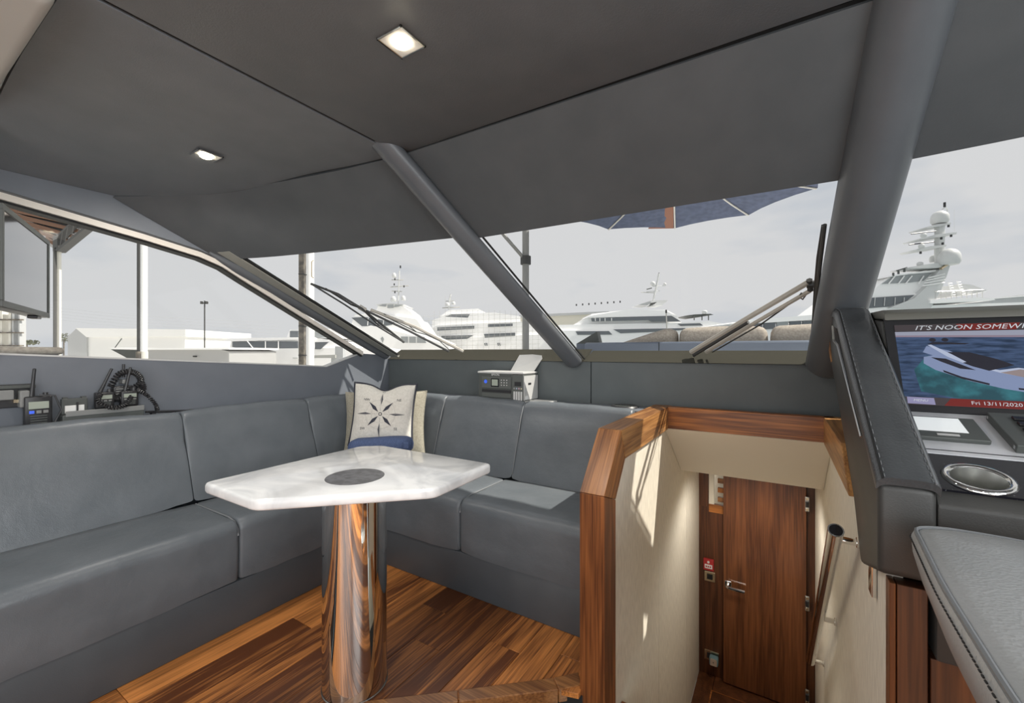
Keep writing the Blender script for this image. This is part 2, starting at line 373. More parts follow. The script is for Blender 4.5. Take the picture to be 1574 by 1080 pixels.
for r_ in range(10):
    x0 = PX0 + r_ * PW; x1 = x0 + PW
    ya = max(edge_y(x0 + .0), edge_y(x1)) if x0 < -1.61 else None
    cuts = [1.72] + sorted(joints.get(r_, []), reverse=True)
    lo = AFT
    segs = []
    for i, top in enumerate(cuts):
        bot = cuts[i + 1] if i + 1 < len(cuts) else lo
        segs.append((bot, top))
    for bot, top in segs:
        g = .0009
        a0 = max(bot, edge_y(x0 + g) + (.045 if r_ == 9 else .014)) if x0 > -1.62 else bot
        a1 = max(bot, edge_y(x1 - g) + (.02 if r_ == 9 else .014)) if x0 > -1.62 else bot
        if x0 < -1.60 < x1: a0, a1 = bot, max(bot, edge_y(-1.6) + .10)
        if top - max(a0, a1) < .01 and top - min(a0, a1) < .03: continue
        a0 = min(a0, top - .005); a1 = min(a1, top - .005)
        pts = [(x0 + g, a0 + g), (x1 - g, a1 + g), (x1 - g, top - g), (x0 + g, top - g)]
        if x0 < -1.60 < x1 and bot < .5: pts = [(x0 + g, bot + g), (-1.655, bot + g), (-1.655, .62), (x1 - g, a1 + g), (x1 - g, top - g), (x0 + g, top - g)]
        part('plank', prism(bmesh.new(), xy(pts, -.02), (0, 0, .02 + random.uniform(-.0006, 0)), .0012, 1), M['plank'], fl)
def off_strip(p, q, wd):
    d = (Vector(q) - Vector(p)).normalized(); n = Vector((-d.y, d.x)); return n * wd
# nosing boards along the step edge
def nosing(p, q, pa, qa):
    part('nosing', prism(bmesh.new(), [V(*p, -.045), V(*q, -.045), V(*pa, -.045), V(*qa, -.045)], (0, 0, .0495), .003, 2), M['nosing'], fl)
nosing((-.606, 1.44), (-.665, 1.378), (-.705, 1.418), (-.640, 1.49))
nosing((-.667, 1.376), (-.932, 1.149), (-.965, 1.188), (-.707, 1.416))
nosing((-.934, 1.147), (-1.60, .573), (-1.635, .612), (-.967, 1.186))
nosing((-1.60, .571), (-1.60, AFT), (-1.65, AFT), (-1.65, .598))
# --- lower aisle floor, planks
fl2 = struct('floor.001', prism(bmesh.new(), xy([(-1.60, AFT), (STBD, AFT), (STBD, 1.16), (-.53, 1.16), (-.53, 1.45), (-.665, 1.39), (-.932, 1.161), (-1.6, .585)], LOW - .02), (0, 0, -.1)), M['darkgap'])
for i in range(20):
    x0 = -1.53 + i * PW
    if x0 + PW > STBD: break
    top = 1.15 if x0 > -.6 else edge_y(x0) - .02
    part('plank', box(x0 + .001, x0 + PW - .001, AFT, min(top, 1.15), LOW - .02, LOW, r=.0012, seg=1), M['plank'], fl2)
struct('floor.006', box(PORT, STBD, -6.5, AFT - .02, LOW - .1, LOW - .01), mat('bounce_deck', (.60, .61, .62), .7))  # unseen pale deck added to bounce sunlight up to the ceiling
# --- ledge behind the sofa
LZ = .885
led = prism(bmesh.new(), xy([(-2.60, AFT), (-2.60, 2.28), (-.61, 2.28), (-.61, FRONT), (PORT, FRONT), (PORT, AFT)], LZ - .03), (0, 0, .03), .004)
struct('trim_1', led, M['wall'])
# --- port wall: lower panel, upper panel with the side window between them
sill = [(AFT, 1.30), (-.6, 1.235), (.386, 1.19), (1.687, 1.108), (1.90, 1.093), (2.19, 1.185), (2.30, 1.178), (FRONT + .05, 1.17)]
wp = struct('wall_port', prism(bmesh.new(), yz([(AFT, LOW)] + sill + [(FRONT + .05, LOW)], PORT), (-.06, 0, 0)), M['wall'])
# top line of the side window and the panel above it
wtop = [(AFT, 2.02), (-.6, 1.95), (.386, 1.84), (.86, 1.775), (1.10, 1.735), (1.21, 1.70), (1.32, 1.64), (2.19, 1.185)]
seam = [V(-1.48, 1.395, 2.10), V(-1.90, 1.33, 2.095), V(-2.37, 1.17, 2.065), V(-2.60, .94, 2.0), V(-2.72, .74, 1.95)]
foot = [V(-1.09, 2.50, 1.14), V(-1.5, 2.51, 1.145), V(-2.0, 2.51, 1.15), V(-2.45, 2.49, 1.16), V(-2.745, 2.45, 1.165)]
def curve(pts, s):
    n = len(pts) - 1; x = min(max(s, 0), .99999) * n; i = int(x); f = x - i
    p0 = pts[max(i - 1, 0)]; p1 = pts[i]; p2 = pts[i + 1]; p3 = pts[min(i + 2, n)]
    return .5 * ((2 * p1) + (p2 - p0) * f + (2 * p0 - 5 * p1 + 4 * p2 - p3) * f * f + (3 * p1 - p0 - 3 * p2 + p3) * f ** 3)
def shield_port(s, t): return lerp(curve(seam, s), curve(foot, s), t)
up_pts = [(AFT, 2.2)] + [(AFT, 2.035)] + [(p[0], p[1] + .028) for p in wtop[1:-1]] + [(1.34, 1.66), (1.24, 1.735), (.74, 1.965), (.3, 2.05)]
part('upper_panel', prism(bmesh.new(), yz(up_pts, PORT + .025), (-.06, 0, 0)), M['wall'], wp)
# --- forward wall below the windscreen
wf = struct('wall_front', prism(bmesh.new(), [V(PORT + .001, FRONT, 0), V(-.64, FRONT + .01, 0), V(-.64, FRONT + .12, 0), V(PORT, FRONT + .12, 0)], (0, 0, .85)), M['wall_f'])
part('wall_core', box(.24, STBD, FRONT + .06, FRONT + .12, 0, 1.13), M['wall_f'], wf)
part('wall_core', box(-.64, .24, FRONT + .05, FRONT + .12, .79, 1.13), M['wall_f'], wf)
for x0, x1, y0, y1 in ((PORT + .005, -.985, FRONT, FRONT + .012), (-.98, .205, FRONT + .012, FRONT + .05), (.21, STBD, FRONT + .05, FRONT + .055)):
    part('wall_panel', prism(bmesh.new(), [V(x0, y0, LZ - .02), V(x1, y1, LZ - .02), V(x1, y1 + .05, LZ - .02), V(x0, y0 + .05, LZ - .02)], (0, 0, 1.137 - LZ + .02), .003), M['wall_f'], wf)
# window ledge between the wall top and the glass foot
sl = prism(bmesh.new(), [V(PORT, FRONT - .004, 1.138), V(PORT, FRONT + .05, 1.138), V(PORT, FRONT + .16, 1.215), V(PORT, FRONT + .14, 1.215)], (1.72, 0, 0))
sl = prism(sl, [V(-1.03, FRONT + .008, 1.138), V(-1.03, FRONT + .07, 1.138), V(-1.03, FRONT + .2, 1.205), V(-1.03, FRONT + .17, 1.205)], (STBD + 1.03, 0, 0))
struct('trim_2', sl, M['sillmat'])
# --- ceiling
cl = sempty('ceiling', (-.5, 0, 2.1))
def cz(x):                                                            # the headlining falls towards the port side
    return 2.10 - (0 if x > -1.85 else .15 * ((-x - 1.85) / .87) ** 2)
def port_panel(u, v):
    a = curve(seam, v); x = lerp(-1.486, -2.72, v)
    ya = a.y - .004; return V(lerp(a.x, x, min(1, u * 2)) if v > 0 else -1.486, lerp(ya, .315, u), cz(lerp(a.x, x, min(1, u * 2))) if v > 0 else 2.1)
part('headlining_panel', sheet(bmesh.new(), port_panel, 10, 24, .02, (0, 0, 1)), M['ceil'], cl, True)
part('headlining_panel', box(-1.472, .30, -2.3, 1.40, 2.10, 2.13, r=.006), M['ceil'], cl, True)
part('headlining_panel', box(.31, STBD + .1, -2.3, 1.40, 2.10, 2.13, r=.006), M['ceil'], cl, True)
part('roof_shell', box(PORT - .05, STBD + .1, AFT, 1.42, 2.16, 2.22), M['gel'], cl)
part('added_sun_shade', prism(bmesh.new(), [V(PORT - .1, 1.42, 2.2), V(STBD + .1, 1.42, 2.2), V(STBD + .1, 2.26, 2.2), V(.3, 2.40, 2.2), V(-1.2, 2.46, 2.2), V(PORT - .1, 2.50, 2.2)], (0, 0, .10), .01), M['gel'], cl)  # unseen overhang added to keep direct sun off the port seats
# beige soffit aft on the port side
part('soffit_panel', box(PORT, -1.486, AFT, .30, 2.035, 2.13, r=.03, seg=4), M['beige'], cl, True, label='pale beige soffit panel')
part('closing_strip', sheet(bmesh.new(), lambda u, v: curve(seam, v) + V(0, .012, lerp(.004, .16, u)), 2, 24, .01, (0, 1, 0)), M['darkgap'], cl)
part('closing_strip', box(-1.49, STBD + .1, 1.405, 1.425, 2.104, 2.2), M['darkgap'], cl)
part('closing_strip', box(-1.488, -1.470, AFT, 1.40, 2.108, 2.14), M['darkgap'], cl); part('closing_strip', box(.295, .312, AFT, 1.40, 2.108, 2.14), M['darkgap'], cl)
# --- windscreen, port pane: cover panel above, glass below, frame strips
ntm = (V(-2, 2, 1.6) - shield_port(.5, .5))
nrm_p = V(.12, -.62, -.75).normalized()
hp = lambda u, v: shield_port(v, u * lerp(.318, .272, v)) + nrm_p * .012
part('windscreen_cover', sheet(bmesh.new(), hp, 6, 24, -.03, nrm_p), M['cover'], cl, True, 50)
w2 = sempty('window_2', (-2, 2.5, 1.15))
part('pane', sheet(bmesh.new(), lambda u, v: shield_port(v, lerp(.25, 1.0, u)), 8, 16), M['glass'], w2, True)
part('window_frame', sheet(bmesh.new(), lambda u, v: shield_port(lerp(.868, .932, v), lerp(.24, .998, u)) + nrm_p * .014, 10, 2, -.02, nrm_p), M['olive'], w2, True, 40, label='grey metal strip along the port edge of the windscreen')
part('seal', sheet(bmesh.new(), lambda u, v: shield_port(lerp(.855, .868, v), lerp(.24, .985, u)) + nrm_p * .008, 10, 1, -.012, nrm_p), M['darkgap'], w2)
part('seal', sheet(bmesh.new(), lambda u, v: shield_port(lerp(.932, .985, v), lerp(.24, .995, u)) + nrm_p * .004, 10, 1, -.012, nrm_p), M['darkgap'], w2)
# A pillar
cp = [shield_port(1.0, t) + V(.004, -.008, -.006) for t in (.24, .28, .33, .4, .5, .6, .7, .8, .9, 1.0)]
t5 = sempty('trim_3', cp[-1]); part('pillar_cover', tube(bmesh.new(), cp, [.012, .026] + [.036] * 7 + [.03], 14, flat=.85), M['mull'], t5, True)
# --- windscreen, centre pane
CT0, CT1, CB0, CB1 = V(-1.48, 1.395, 2.10), V(.283, 1.42, 2.10), V(-1.09, 2.50, 1.14), V(.183, 2.52, 1.14)
CB0g, CB1g = CB0 + V(0, .045, .045), CB1 + V(0, .05, .045)
def shield_c(s, t): return lerp(lerp(CT0, CT1, s), lerp(CB0, CB1, s), t)
nrm_c = V(0, -.66, -.75).normalized()
part('windscreen_cover', sheet(bmesh.new(), lambda u, v: shield_c(v, u * lerp(.330, .338, v)) + nrm_c * .012, 6, 8, -.03, nrm_c), M['cover'], cl, True, 50)
w3 = sempty('window_3', (-.5, 2.5, 1.15))
part('pane', sheet(bmesh.new(), lambda u, v: shield_c(v, lerp(.26, 1.04, u)), 4, 4), M['glass'], w3)
# --- windscreen, starboard pane
ST1, SB1 = V(1.85, .80, 2.0), V(1.85, 2.45, 1.165)
def shield_s(s, t):
    a = lerp(CT1, ST1, s) + V(0, .28, .04) * math.sin(s * math.pi); b = lerp(CB1, SB1, s); return lerp(a, b, t)
part('windscreen_cover', sheet(bmesh.new(), lambda u, v: shield_s(v, u * lerp(.318, .27, v)) + nrm_c * .012, 6, 12, -.03, nrm_c), M['cover'], cl, True, 50)
w4 = sempty('window_4', (1.2, 2.5, 1.15))
part('pane', sheet(bmesh.new(), lambda u, v: shield_s(v, lerp(.22, 1.0, u)), 4, 8), M['glass'], w4, True)
# --- mullion tubes
def mullion(name, a, b, rad, flat, up):
    d = (b - a).normalized(); pts = [a - d * .10, a, lerp(a, b, .25), lerp(a, b, .5), lerp(a, b, .75), b, b + d * .02, b + d * .035]
    r_ = [rad, rad, rad, rad, rad, rad, rad * .85, rad * .45]
    m_ = sempty(name, b); return part('mullion_cover', tube(bmesh.new(), pts, r_, 20, flat=flat, up=up), M['mull'], m_, True, 60), m_
_, t6 = mullion('trim_4', CT0 + V(.01, -.04, -.02), CB0 + V(.0, -.03, .0), .058, .75, nrm_c)
_, t7 = mullion('trim_5', CT1 + V(.0, .02, -.01), CB1 + V(.005, -.05, .0), .088, .9, nrm_c)
# bright edging / seal along the mullions
part('seal', tube(bmesh.new(), [shield_c(.965, .33), shield_c(.945, .985)], .008, 6), M['darkgap'], t7)
part('seal', tube(bmesh.new(), [shield_c(.045, .33), shield_c(.055, .985)], .006, 6), M['darkgap'], t6)
# --- port side window: glass, trim strip, sill strip
w1 = sempty('window_1', (PORT, .5, 1.15))
gp = [(p[0], p[1] - .004) for p in sill[:6]] + wtop[::-1][1:]
part('pane', prism(bmesh.new(), yz(gp, PORT - .035), (-.008, 0, 0)), M['glass'], w1)
def strip(bm, pts, x0, x1, hw):
    for (a, b) in zip(pts, pts[1:]): prism(bm, [V(x0, a[0], a[1] - hw), V(x0, b[0], b[1] - hw), V(x0, b[0], b[1] + hw), V(x0, a[0], a[1] + hw)], (x1 - x0, 0, 0))
    return bm
part('window_frame', strip(bmesh.new(), wtop, PORT - .04, PORT + .035, .014), M['strip'], w1, label='pale beige strip over the port side window')
part('seal', strip(bmesh.new(), [(p[0], p[1] - .018) for p in wtop], PORT - .04, PORT + .02, .006), M['darkgap'], w1)
part('sill_strip', strip(bmesh.new(), sill[:6], PORT - .05, PORT + .002, .004), M['lgrey'], w1)
part('post', box(PORT - .034, PORT - .01, 1.12 - .5 + .0 - .21, .415 + .022, 1.18, 1.83), M['postdark'], w1) if False else None
# --- starboard side: low wall and window (outside the picture)
ws = struct('wall_starboard', box(STBD, STBD + .06, AFT, FRONT + .1, LOW - .1, 1.15), M['wall'])
w5 = sempty('window_5', (STBD, 0, 1.15)); part('pane', box(STBD + .02, STBD + .03, AFT, 2.3, 1.15, 1.9), M['glass'], w5)
# ================================================================== COMPANIONWAY
RX0, RX1, RZ0, RZ1 = -.606, -.514, .78, .90
tr = sempty('trim_6', (-.56, 1.48, -.17))
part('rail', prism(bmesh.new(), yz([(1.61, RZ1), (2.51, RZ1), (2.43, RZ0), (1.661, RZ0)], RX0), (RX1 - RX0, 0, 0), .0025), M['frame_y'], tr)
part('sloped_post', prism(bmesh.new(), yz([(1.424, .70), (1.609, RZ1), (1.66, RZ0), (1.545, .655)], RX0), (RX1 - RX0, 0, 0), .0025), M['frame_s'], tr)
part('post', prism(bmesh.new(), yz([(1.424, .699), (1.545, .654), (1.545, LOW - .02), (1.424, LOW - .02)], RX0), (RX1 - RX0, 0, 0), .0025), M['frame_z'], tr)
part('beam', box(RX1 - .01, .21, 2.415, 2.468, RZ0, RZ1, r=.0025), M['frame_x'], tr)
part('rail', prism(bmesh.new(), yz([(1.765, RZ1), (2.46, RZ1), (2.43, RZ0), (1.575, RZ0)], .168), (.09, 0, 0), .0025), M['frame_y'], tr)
# walls of the stairwell
CW0, CW1, DY, DZ = -.530, .200, 3.56, -1.25
wcp = sempty('wall_stair_port', (CW0, 1.5, DZ))
for y0, y1, z1 in ((1.546, 2.272, .79), (2.276, 3.05, .79), (3.054, DY, .79)):
    part('fabric_panel', box(CW0 - .03, CW0, y0, y1, DZ, z1), M['cream'], wcp)
wcs = sempty('wall_stair_starboard', (CW1, 1.3, DZ))
for y0, y1 in ((1.262, 2.62), (2.624, DY)):
    part('fabric_panel', box(CW1, CW1 + .03, y0, y1, DZ, .79), M['cream'], wcs)
c2 = struct('ceiling.001', prism(bmesh.new(), yz([(2.40, .785), (2.43, .785), (2.88, .49), (DY, .49), (DY, .455), (2.85, .455)], CW0 + .001), (CW1 - CW0 - .002, 0, 0), .002), M['cream_panel'])
fl3 = struct('floor.002', box(CW0, CW1, 1.6, DY + .1, DZ - .12, DZ - .02), M['darkgap'])
part('plank', box(CW0, -.42, 2.55, DY, DZ - .02, DZ, r=.001, seg=1), M['door_dark'], fl3)
for i in range(4):
    part('plank', box(-.417 + i * .155, -.417 + i * .155 + .153, 2.55, 3.40, DZ - .02, DZ, r=.001, seg=1), M['door_dark'], fl3)
part('border_board', box(-.417, CW1, 3.403, DY, DZ - .02, DZ + .001, r=.001, seg=1), M['door_dark'], fl3)
part('inlay', box(-.417, CW1, 3.394, 3.403, DZ - .02, DZ + .0015), M['frame_x'], fl3)
part('inlay', box(-.425, -.417, 2.55, 3.403, DZ - .02, DZ + .0015), M['frame_x'], fl3)
st = sempty('trim_7', (-.17, 1.6, DZ))
for i in range(5):
    z = -.25 * (i + 1) + .08 ; y = 1.42 + i * .24
    if z - .03 > DZ: part('stair_tread', box(CW0 + .002, CW1 - .002, y - .02 + .04, y + .24, z - .03, z, r=.004), M['frame_x'], st)
# bulkhead around the door
wd = sempty('wall_stair_forward', (-.15, DY, DZ))
part('backing', box(CW0 - .03, CW1 + .03, DY + .04, DY + .06, DZ - .1, .79), M['darkgap'], wd)
part('backing', box(.145, .16, DY - .006, DY + .03, DZ, .46), M['darkgap'], wd)
part('bulkhead_panel', box(CW0, -.357, DY, DY + .03, DZ, .02), M['door_dark'], wd)
part('bulkhead_panel', box(CW0, -.46, DY, DY + .03, .02, .5), M['door_dark'], wd)
part('bulkhead_panel', box(-.46, -.357, DY - .004, DY + .03, -.015, .045), M['frame_x'], wd)
part('jamb', box(.155, CW1, DY - .01, DY + .03, DZ, .5), M['door_dark'], wd)
part('lintel', box(-.36, .16, DY, DY + .03, .43, .5), M['door_dark'], wd)
# glazed slot beside the door, its slats standing in for reflected stair treads
sg = thing('mirror_panel', (-.41, DY + .02, .05), 'narrow upright mirror strip beside the wooden door under the cream panel', 'mirror')
part('mirror_glass', box(-.46, -.357, DY + .012, DY + .02, .045, .45), M['mirror'], sg)
part('frame', box(-.462, -.425, DY + .0, DY + .012, .045, .45), M['cream_panel'], sg, label='pale edge strip')
for i in range(6):
    part('slat', box(-.40, -.3575, DY + .0, DY + .011, .07 + i * .07, .105 + i * .07, r=.002), M['frame_x'] if i % 2 else M['nosing'], sg)
# the door
dr = sempty('door_1', (-.1, DY - .02, DZ))
part('door_leaf', box(-.357, .150, DY - .045, DY - .008, DZ + .012, .46, r=.003), M['door'], dr)
for z in (.17, -.50, -1.13):
    h = part('hinge', box(.142, .166, DY - .05, DY - .044, z - .05, z + .05, r=.003), M['steel'], dr)
    part('hinge_knuckle', tube(bmesh.new(), [V(.154, DY - .054, z - .018), V(.154, DY - .054, z + .018)], .010, 8), M['black'], h)
    for dz in (-.036, .036): part('screw', tube(bmesh.new(), [V(.154, DY - .05, z + dz), V(.154, DY - .056, z + dz)], .008, 8), M['brass'], h)
hz = -.505
hd = part('handle', tube(bmesh.new(), [V(-.325, DY - .045, hz), V(-.325, DY - .095, hz), V(-.318, DY - .10, hz), V(-.215, DY - .098, hz - .006)], .011, 10), M['chrome'], dr, True, label='polished lever handle')
part('handle_plate', box(-.347, -.303, DY - .053, DY - .044, hz - .024, hz + .024, r=.003), M['chrome'], hd)
def plate(name, px, py, wx, wz, m, label, cat, th=.01):
    # fixed to the bulkhead face left of the door
    k = (px - 787) / F; d = (DY - th) / (k * math.sin(YAW) + math.cos(YAW)); X = d * (k * math.cos(YAW) - math.sin(YAW)); z = HC + (540 - py) / F * d
    t = thing(name, (X, DY, z), label, cat)
    return t, X, z, part('plate', box(X - wx / 2, X + wx / 2, DY - th, DY - .0005, z - wz / 2, z + wz / 2, r=.003), m, t)
fc, X, z, _ = plate('fire_call_point', 1089, 868, .072, .085, M['red'], 'small red fire call point on the dark wood beside the door', 'alarm', .022)
part('label_plate', box(X - .026, X + .026, DY - .025, DY - .021, z - .026, z + .004), M['paper'], fc)
for i in range(3): part('mark', box(X - .019 + i * .014, X - .010 + i * .014, DY - .027, DY - .0248, z - .016, z - .006), M['red'], fc)
part('button', tube(bmesh.new(), [V(X, DY - .02, z + .022), V(X, DY - .026, z + .022)], .009, 10), M['white'], fc)
sw, X, z, _ = plate('light_switch', 1091, 886, .075, .075, M['brass'], 'square metal light switch plate below the red call point', 'switch')
part('rocker', box(X - .02, X + .02, DY - .016, DY - .009, z - .02, z + .02, r=.003), M['black_gloss'], sw)
sk, X, z, _ = plate('wall_socket', 1094, 1008, .10, .075, M['brass'], 'metal wall socket plate low beside the door, holding a plug', 'socket')
part('socket_insert', box(X - .032, X + .0, DY - .014, DY - .009, z - .02, z + .02), M['black'], sk)
pg = thing('plug_in_sensor', (X + .022, DY - .015, z - .01), 'small square white and teal plug-in device in the low wall socket', 'device')
part('body', box(X - .012, X + .048, DY - .06, DY - .0145, z - .042, z + .022, r=.010, seg=3), mat('teal_rubber', (.20, .33, .36), .6), pg, True)
part('face', box(X - .004, X + .040, DY - .064, DY - .059, z - .034, z + .014, r=.006), mat('peach_plastic', (.62, .48, .38), .5), pg)
part('button', box(X + .014, X + .020, DY - .066, DY - .063, z - .013, z - .007), M['black'], pg)
# stair handrail
hr0, hr1 = V(.14, 1.59, .67), V(.14, 2.85, -.49)
hr = thing('handrail', hr1, 'polished steel sloping handrail on the cream stairwell wall', 'handrail')
hdv = (hr1 - hr0).normalized()
part('rail', tube(bmesh.new(), [hr0, hr1], .0205, 20), M['chrome'], hr, True, 60)
part('end_recess', tube(bmesh.new(), [hr0 - hdv * .001, hr0 + hdv * .002], .017, 20), M['black_gloss'], hr)
for t in (.035, .52, .975):
    p = lerp(hr0, hr1, t); b = part('bracket', tube(bmesh.new(), [p + V(.015, 0, 0), p + V(.0595, 0, 0)], .0105, 12), M['chrome'], hr, True, 60)
    part('bracket_foot', tube(bmesh.new(), [p + V(.053, 0, 0), p + V(.0598, 0, 0)], .016, 14), M['chrome'], b, True, 60)
# ================================================================== SOFA
SX, SY = -2.0, 1.675
sf = thing('corner_sofa', (-2.2, 1.0, 0), 'blue-grey leather corner sofa built round the white table', 'sofa')
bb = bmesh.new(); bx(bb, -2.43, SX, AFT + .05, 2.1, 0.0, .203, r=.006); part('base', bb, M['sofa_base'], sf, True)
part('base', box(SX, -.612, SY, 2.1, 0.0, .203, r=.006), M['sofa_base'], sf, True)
def roll(prof, axis, a0, a1, seed, place, wr=.004, step=.035, puff=.010):
    """closed profile (depth, height) carried along an axis with crisp welted ends and soft wrinkles"""
    L = a1 - a0; n = max(6, int(L / step)); ts = [0, .004, .014] + [.014 + (L - .028) * i / n for i in range(1, n)] + [L - .014, L - .004, L]
    cx_ = sum(p[0] for p in prof) / len(prof); cz_ = sum(p[1] for p in prof) / len(prof)
    bm = bmesh.new(); rings = []
    for i, t in enumerate(ts):
        ins = {0: .012, 1: .003}.get(min(i, len(ts) - 1 - i), 0); u = 2 * t / L - 1; row = []
        for (d, z) in prof:
            vx, vz = d - cx_, z - cz_; l = math.hypot(vx, vz) or 1; k = (1 - u ** 4)
            nn_ = noise.noise(Vector((t * 7 + seed * 5.3, d * 9, z * 9))) * wr + noise.noise(Vector((t * 21 + seed, d * 14, z * 14))) * wr * .4
            f = (-ins + puff * k + nn_) / l
            row.append(bm.verts.new(place(a0 + t, d + vx * f, z + vz * f)))
        rings.append(row)
    m_ = len(prof)
    for a, b in zip(rings, rings[1:]):
        for k in range(m_): bm.faces.new((a[k], a[(k + 1) % m_], b[(k + 1) % m_], b[k]))
    bm.faces.new(rings[0][::-1]); bm.faces.new(rings[-1]); bmesh.ops.recalc_face_normals(bm, faces=bm.faces[:]); return bm
def arc(cx_, cz_, r, a0, a1, n=6): return [(cx_ + r * math.cos(R(lerp(a0, a1, i / n))), cz_ + r * math.sin(R(lerp(a0, a1, i / n)))) for i in range(n + 1)]
def seat(x0, x1, y0, y1, seed, along):
    # profile: depth 0 at the front edge growing towards the backrest
    D = (x1 - x0) if along == 'y' else (y1 - y0); z0, z1, r_ = .207, .462, .045
    prof = [(D, z0 + .006), (D, z1 - .01), (D - .01, z1)] + [(D * k / 8, z1) for k in range(7, 1, -1)] + arc(r_, z1 - r_, r_, 90, 180, 6) + [(0, lerp(z1 - r_, z0, k / 6)) for k in range(1, 6)] + [(.004, z0 + .002), (.014, z0)] + [(D * k / 4, z0) for k in range(1, 4)]
    if along == 'y': bm = roll(prof, 'y', y0, y1, seed, lambda t, d, z: V(x1 - d, t, z), .004)
    else: bm = roll(prof, 'x', x0, x1, seed, lambda t, d, z: V(t, y0 + d, z), .004)
    return part('seat_cushion', bm, M['sofa'], sf, True, 50)
s1 = seat(-2.42, SX + .004, -.95, .955, 1, 'y'); s0 = seat(-2.42, SX + .004, AFT + .06, -.956, 9, 'y')
s2 = seat(-2.42, SX + .004, .959, 2.09, 2, 'y'); s3 = seat(SX + .008, -1.356, SY - .004, 2.09, 3, 'x'); s4 = seat(-1.352, -.612, SY - .004, 2.09, 4, 'x')
# welts at the cushion seams
def welt(o, pts): part('piping', tube(bmesh.new(), pts, .0035, 6), M['piping'], o, True)
welt(s4, [V(-1.350, 2.06, .462), V(-1.350, 1.76, .464), V(-1.350, 1.705, .455), V(-1.350, 1.68, .43), V(-1.350, 1.673, .40)])
welt(s1, [V(-2.40, .952, .462), V(-2.08, .952, .464), V(-2.03, .952, .455), V(-2.004, .952, .43), V(-1.998, .952, .40)])
def back(axis, a0, a1, seed, lean=.14):
    """backrest cushion leaning away from the seat; axis 'y' = along the port side, 'x' = along the front"""
    z0, z1 = .47, .893; sl = lean / (z1 - z0); r_ = .045; f = lambda z: (z - z0) * sl
    top = arc(f(z1 - r_) + r_, z1 - r_, r_, 180, 60, 7)
    prof = [(f(lerp(z0, z1 - r_, k / 9)), lerp(z0, z1 - r_, k / 9)) for k in range(9)] + top + [(f(z1) + .065, z1 - .012), (f(z1) + .07, z1 - .03), (.10, z0)]
    pl_ = (lambda t, d, z: V(-2.425 - d, t, z)) if axis == 'y' else (lambda t, d, z: V(t, 2.095 + d, z))
    return part('back_cushion', roll(prof, axis, a0, a1, seed, pl_, .006, .03, .012), M['sofa'], sf, True, 50)
back('y', AFT + .06, -.96, 11)
b1 = back('y', -.95, .953, 12); b2 = back('y', .957, 1.630, 13); b3 = back('y', 1.634, 2.10, 14)
b4 = back('x', -2.43, -1.931, 15); b5 = back('x', -1.927, -1.317, 16); b6 = back('x', -1.313, -.655, 17)
def bwelt(o, x): part('piping', tube(bmesh.new(), [V(x, 2.10, .49), V(x, 2.195, .80), V(x, 2.225, .868), V(x, 2.25, .888), V(x, 2.30, .894)], .0032, 6), M['piping'], o, True)
bwelt(b5, -1.926); bwelt(b6, -1.311); bwelt(b6, -.668)
# ================================================================== TABLE
TZ = .74
def on_z(px, py, z): 
    d = (HC - z) * F / (py - 540); return at(px, py, d)
tp = [on_z(*p, TZ) for p in ((310.7, 740.8), (389, 768.3), (669, 750), (757.5, 711.9), (588, 683.8), (553, 685))]
pc = V(-1.309, 1.02, 0)
tb = thing('dinette_table', pc, 'white marble dinette table on one polished steel column', 'table')
def rounded_poly(pts, r, n=4):
    out = []; m_ = len(pts)
    for i, p in enumerate(pts):
        a, b = pts[i - 1], pts[(i + 1) % m_]; da, db = (a - p).normalized(), (b - p).normalized()
        rr = min(r, (a - p).length * .45, (b - p).length * .45)
        for k in range(n + 1):
            t = k / n; out.append(((1 - t) ** 2) * (p + da * rr) + 2 * t * (1 - t) * p + t * t * (p + db * rr))
    return out
rp = rounded_poly(tp, .03)
part('tabletop', prism(bmesh.new(), [p - V(0, 0, .038) for p in rp], (0, 0, .038), .011, 3), M['marble'], tb, True, 50)
ci = on_z(546, 732, TZ)
part('inset_disc', lathe(bmesh.new(), [(0, .0012), (.103, .0012), (.104, 0), (.104, -.002), (0, -.002)], ci, 48), M['inset'], tb, label='dark round stone inset')
pd = part('pedestal', lathe(bmesh.new(), [(0, 0), (.111, 0), (.111, TZ - .04), (0, TZ - .04)], pc, 64), M['chrome'], tb, True, 60)
part('foot_ring', lathe(bmesh.new(), [(.112, 0), (.114, 0), (.114, .004), (.112, .006)], pc, 64), M['steel'], pd)
# ================================================================== CUSHIONS IN THE CORNER
def pillow_fn(W, H, T, seed, dent):
    def f(u, v, side):
        e = (max(0, 1 - abs(u) ** 2.6) ** .55) * (max(0, 1 - abs(v) ** 2.6) ** .55)
        pin = 1 - .07 * (1 - v * v) * 1.0
        x = u * W / 2 * (1 - .075 * (1 - abs(v) ** 2)); y = v * H / 2 * (1 - .06 * (1 - abs(u) ** 2))
        if v > 0: y -= dent * max(0, v) ** 3 * math.exp(-(u / .35) ** 2)
        n = noise.noise(Vector((u * 3 + seed, v * 3, seed))) * .006 + noise.noise(Vector((u * 9 + seed, v * 5, seed * 2))) * .003
        return Vector((x, y, side * (T / 2 * e) + n * e ** .3))
    return f
def pillow(f, n=28):
    bm = bmesh.new(); g = {}
    for side in (1, -1):
        for i in range(n + 1):
            for j in range(n + 1):
                if side == -1 and (i in (0, n) or j in (0, n)): g[(side, i, j)] = g[(1, i, j)]; continue
                u, v = math.sin((i / n - .5) * math.pi), math.sin((j / n - .5) * math.pi)
                g[(side, i, j)] = bm.verts.new(f(u, v, side))
        for i in range(n):
            for j in range(n):
                q = [g[(side, i, j)], g[(side, i + 1, j)], g[(side, i + 1, j + 1)], g[(side, i, j + 1)]]
                bm.faces.new(q if side == 1 else q[::-1])
    return bm
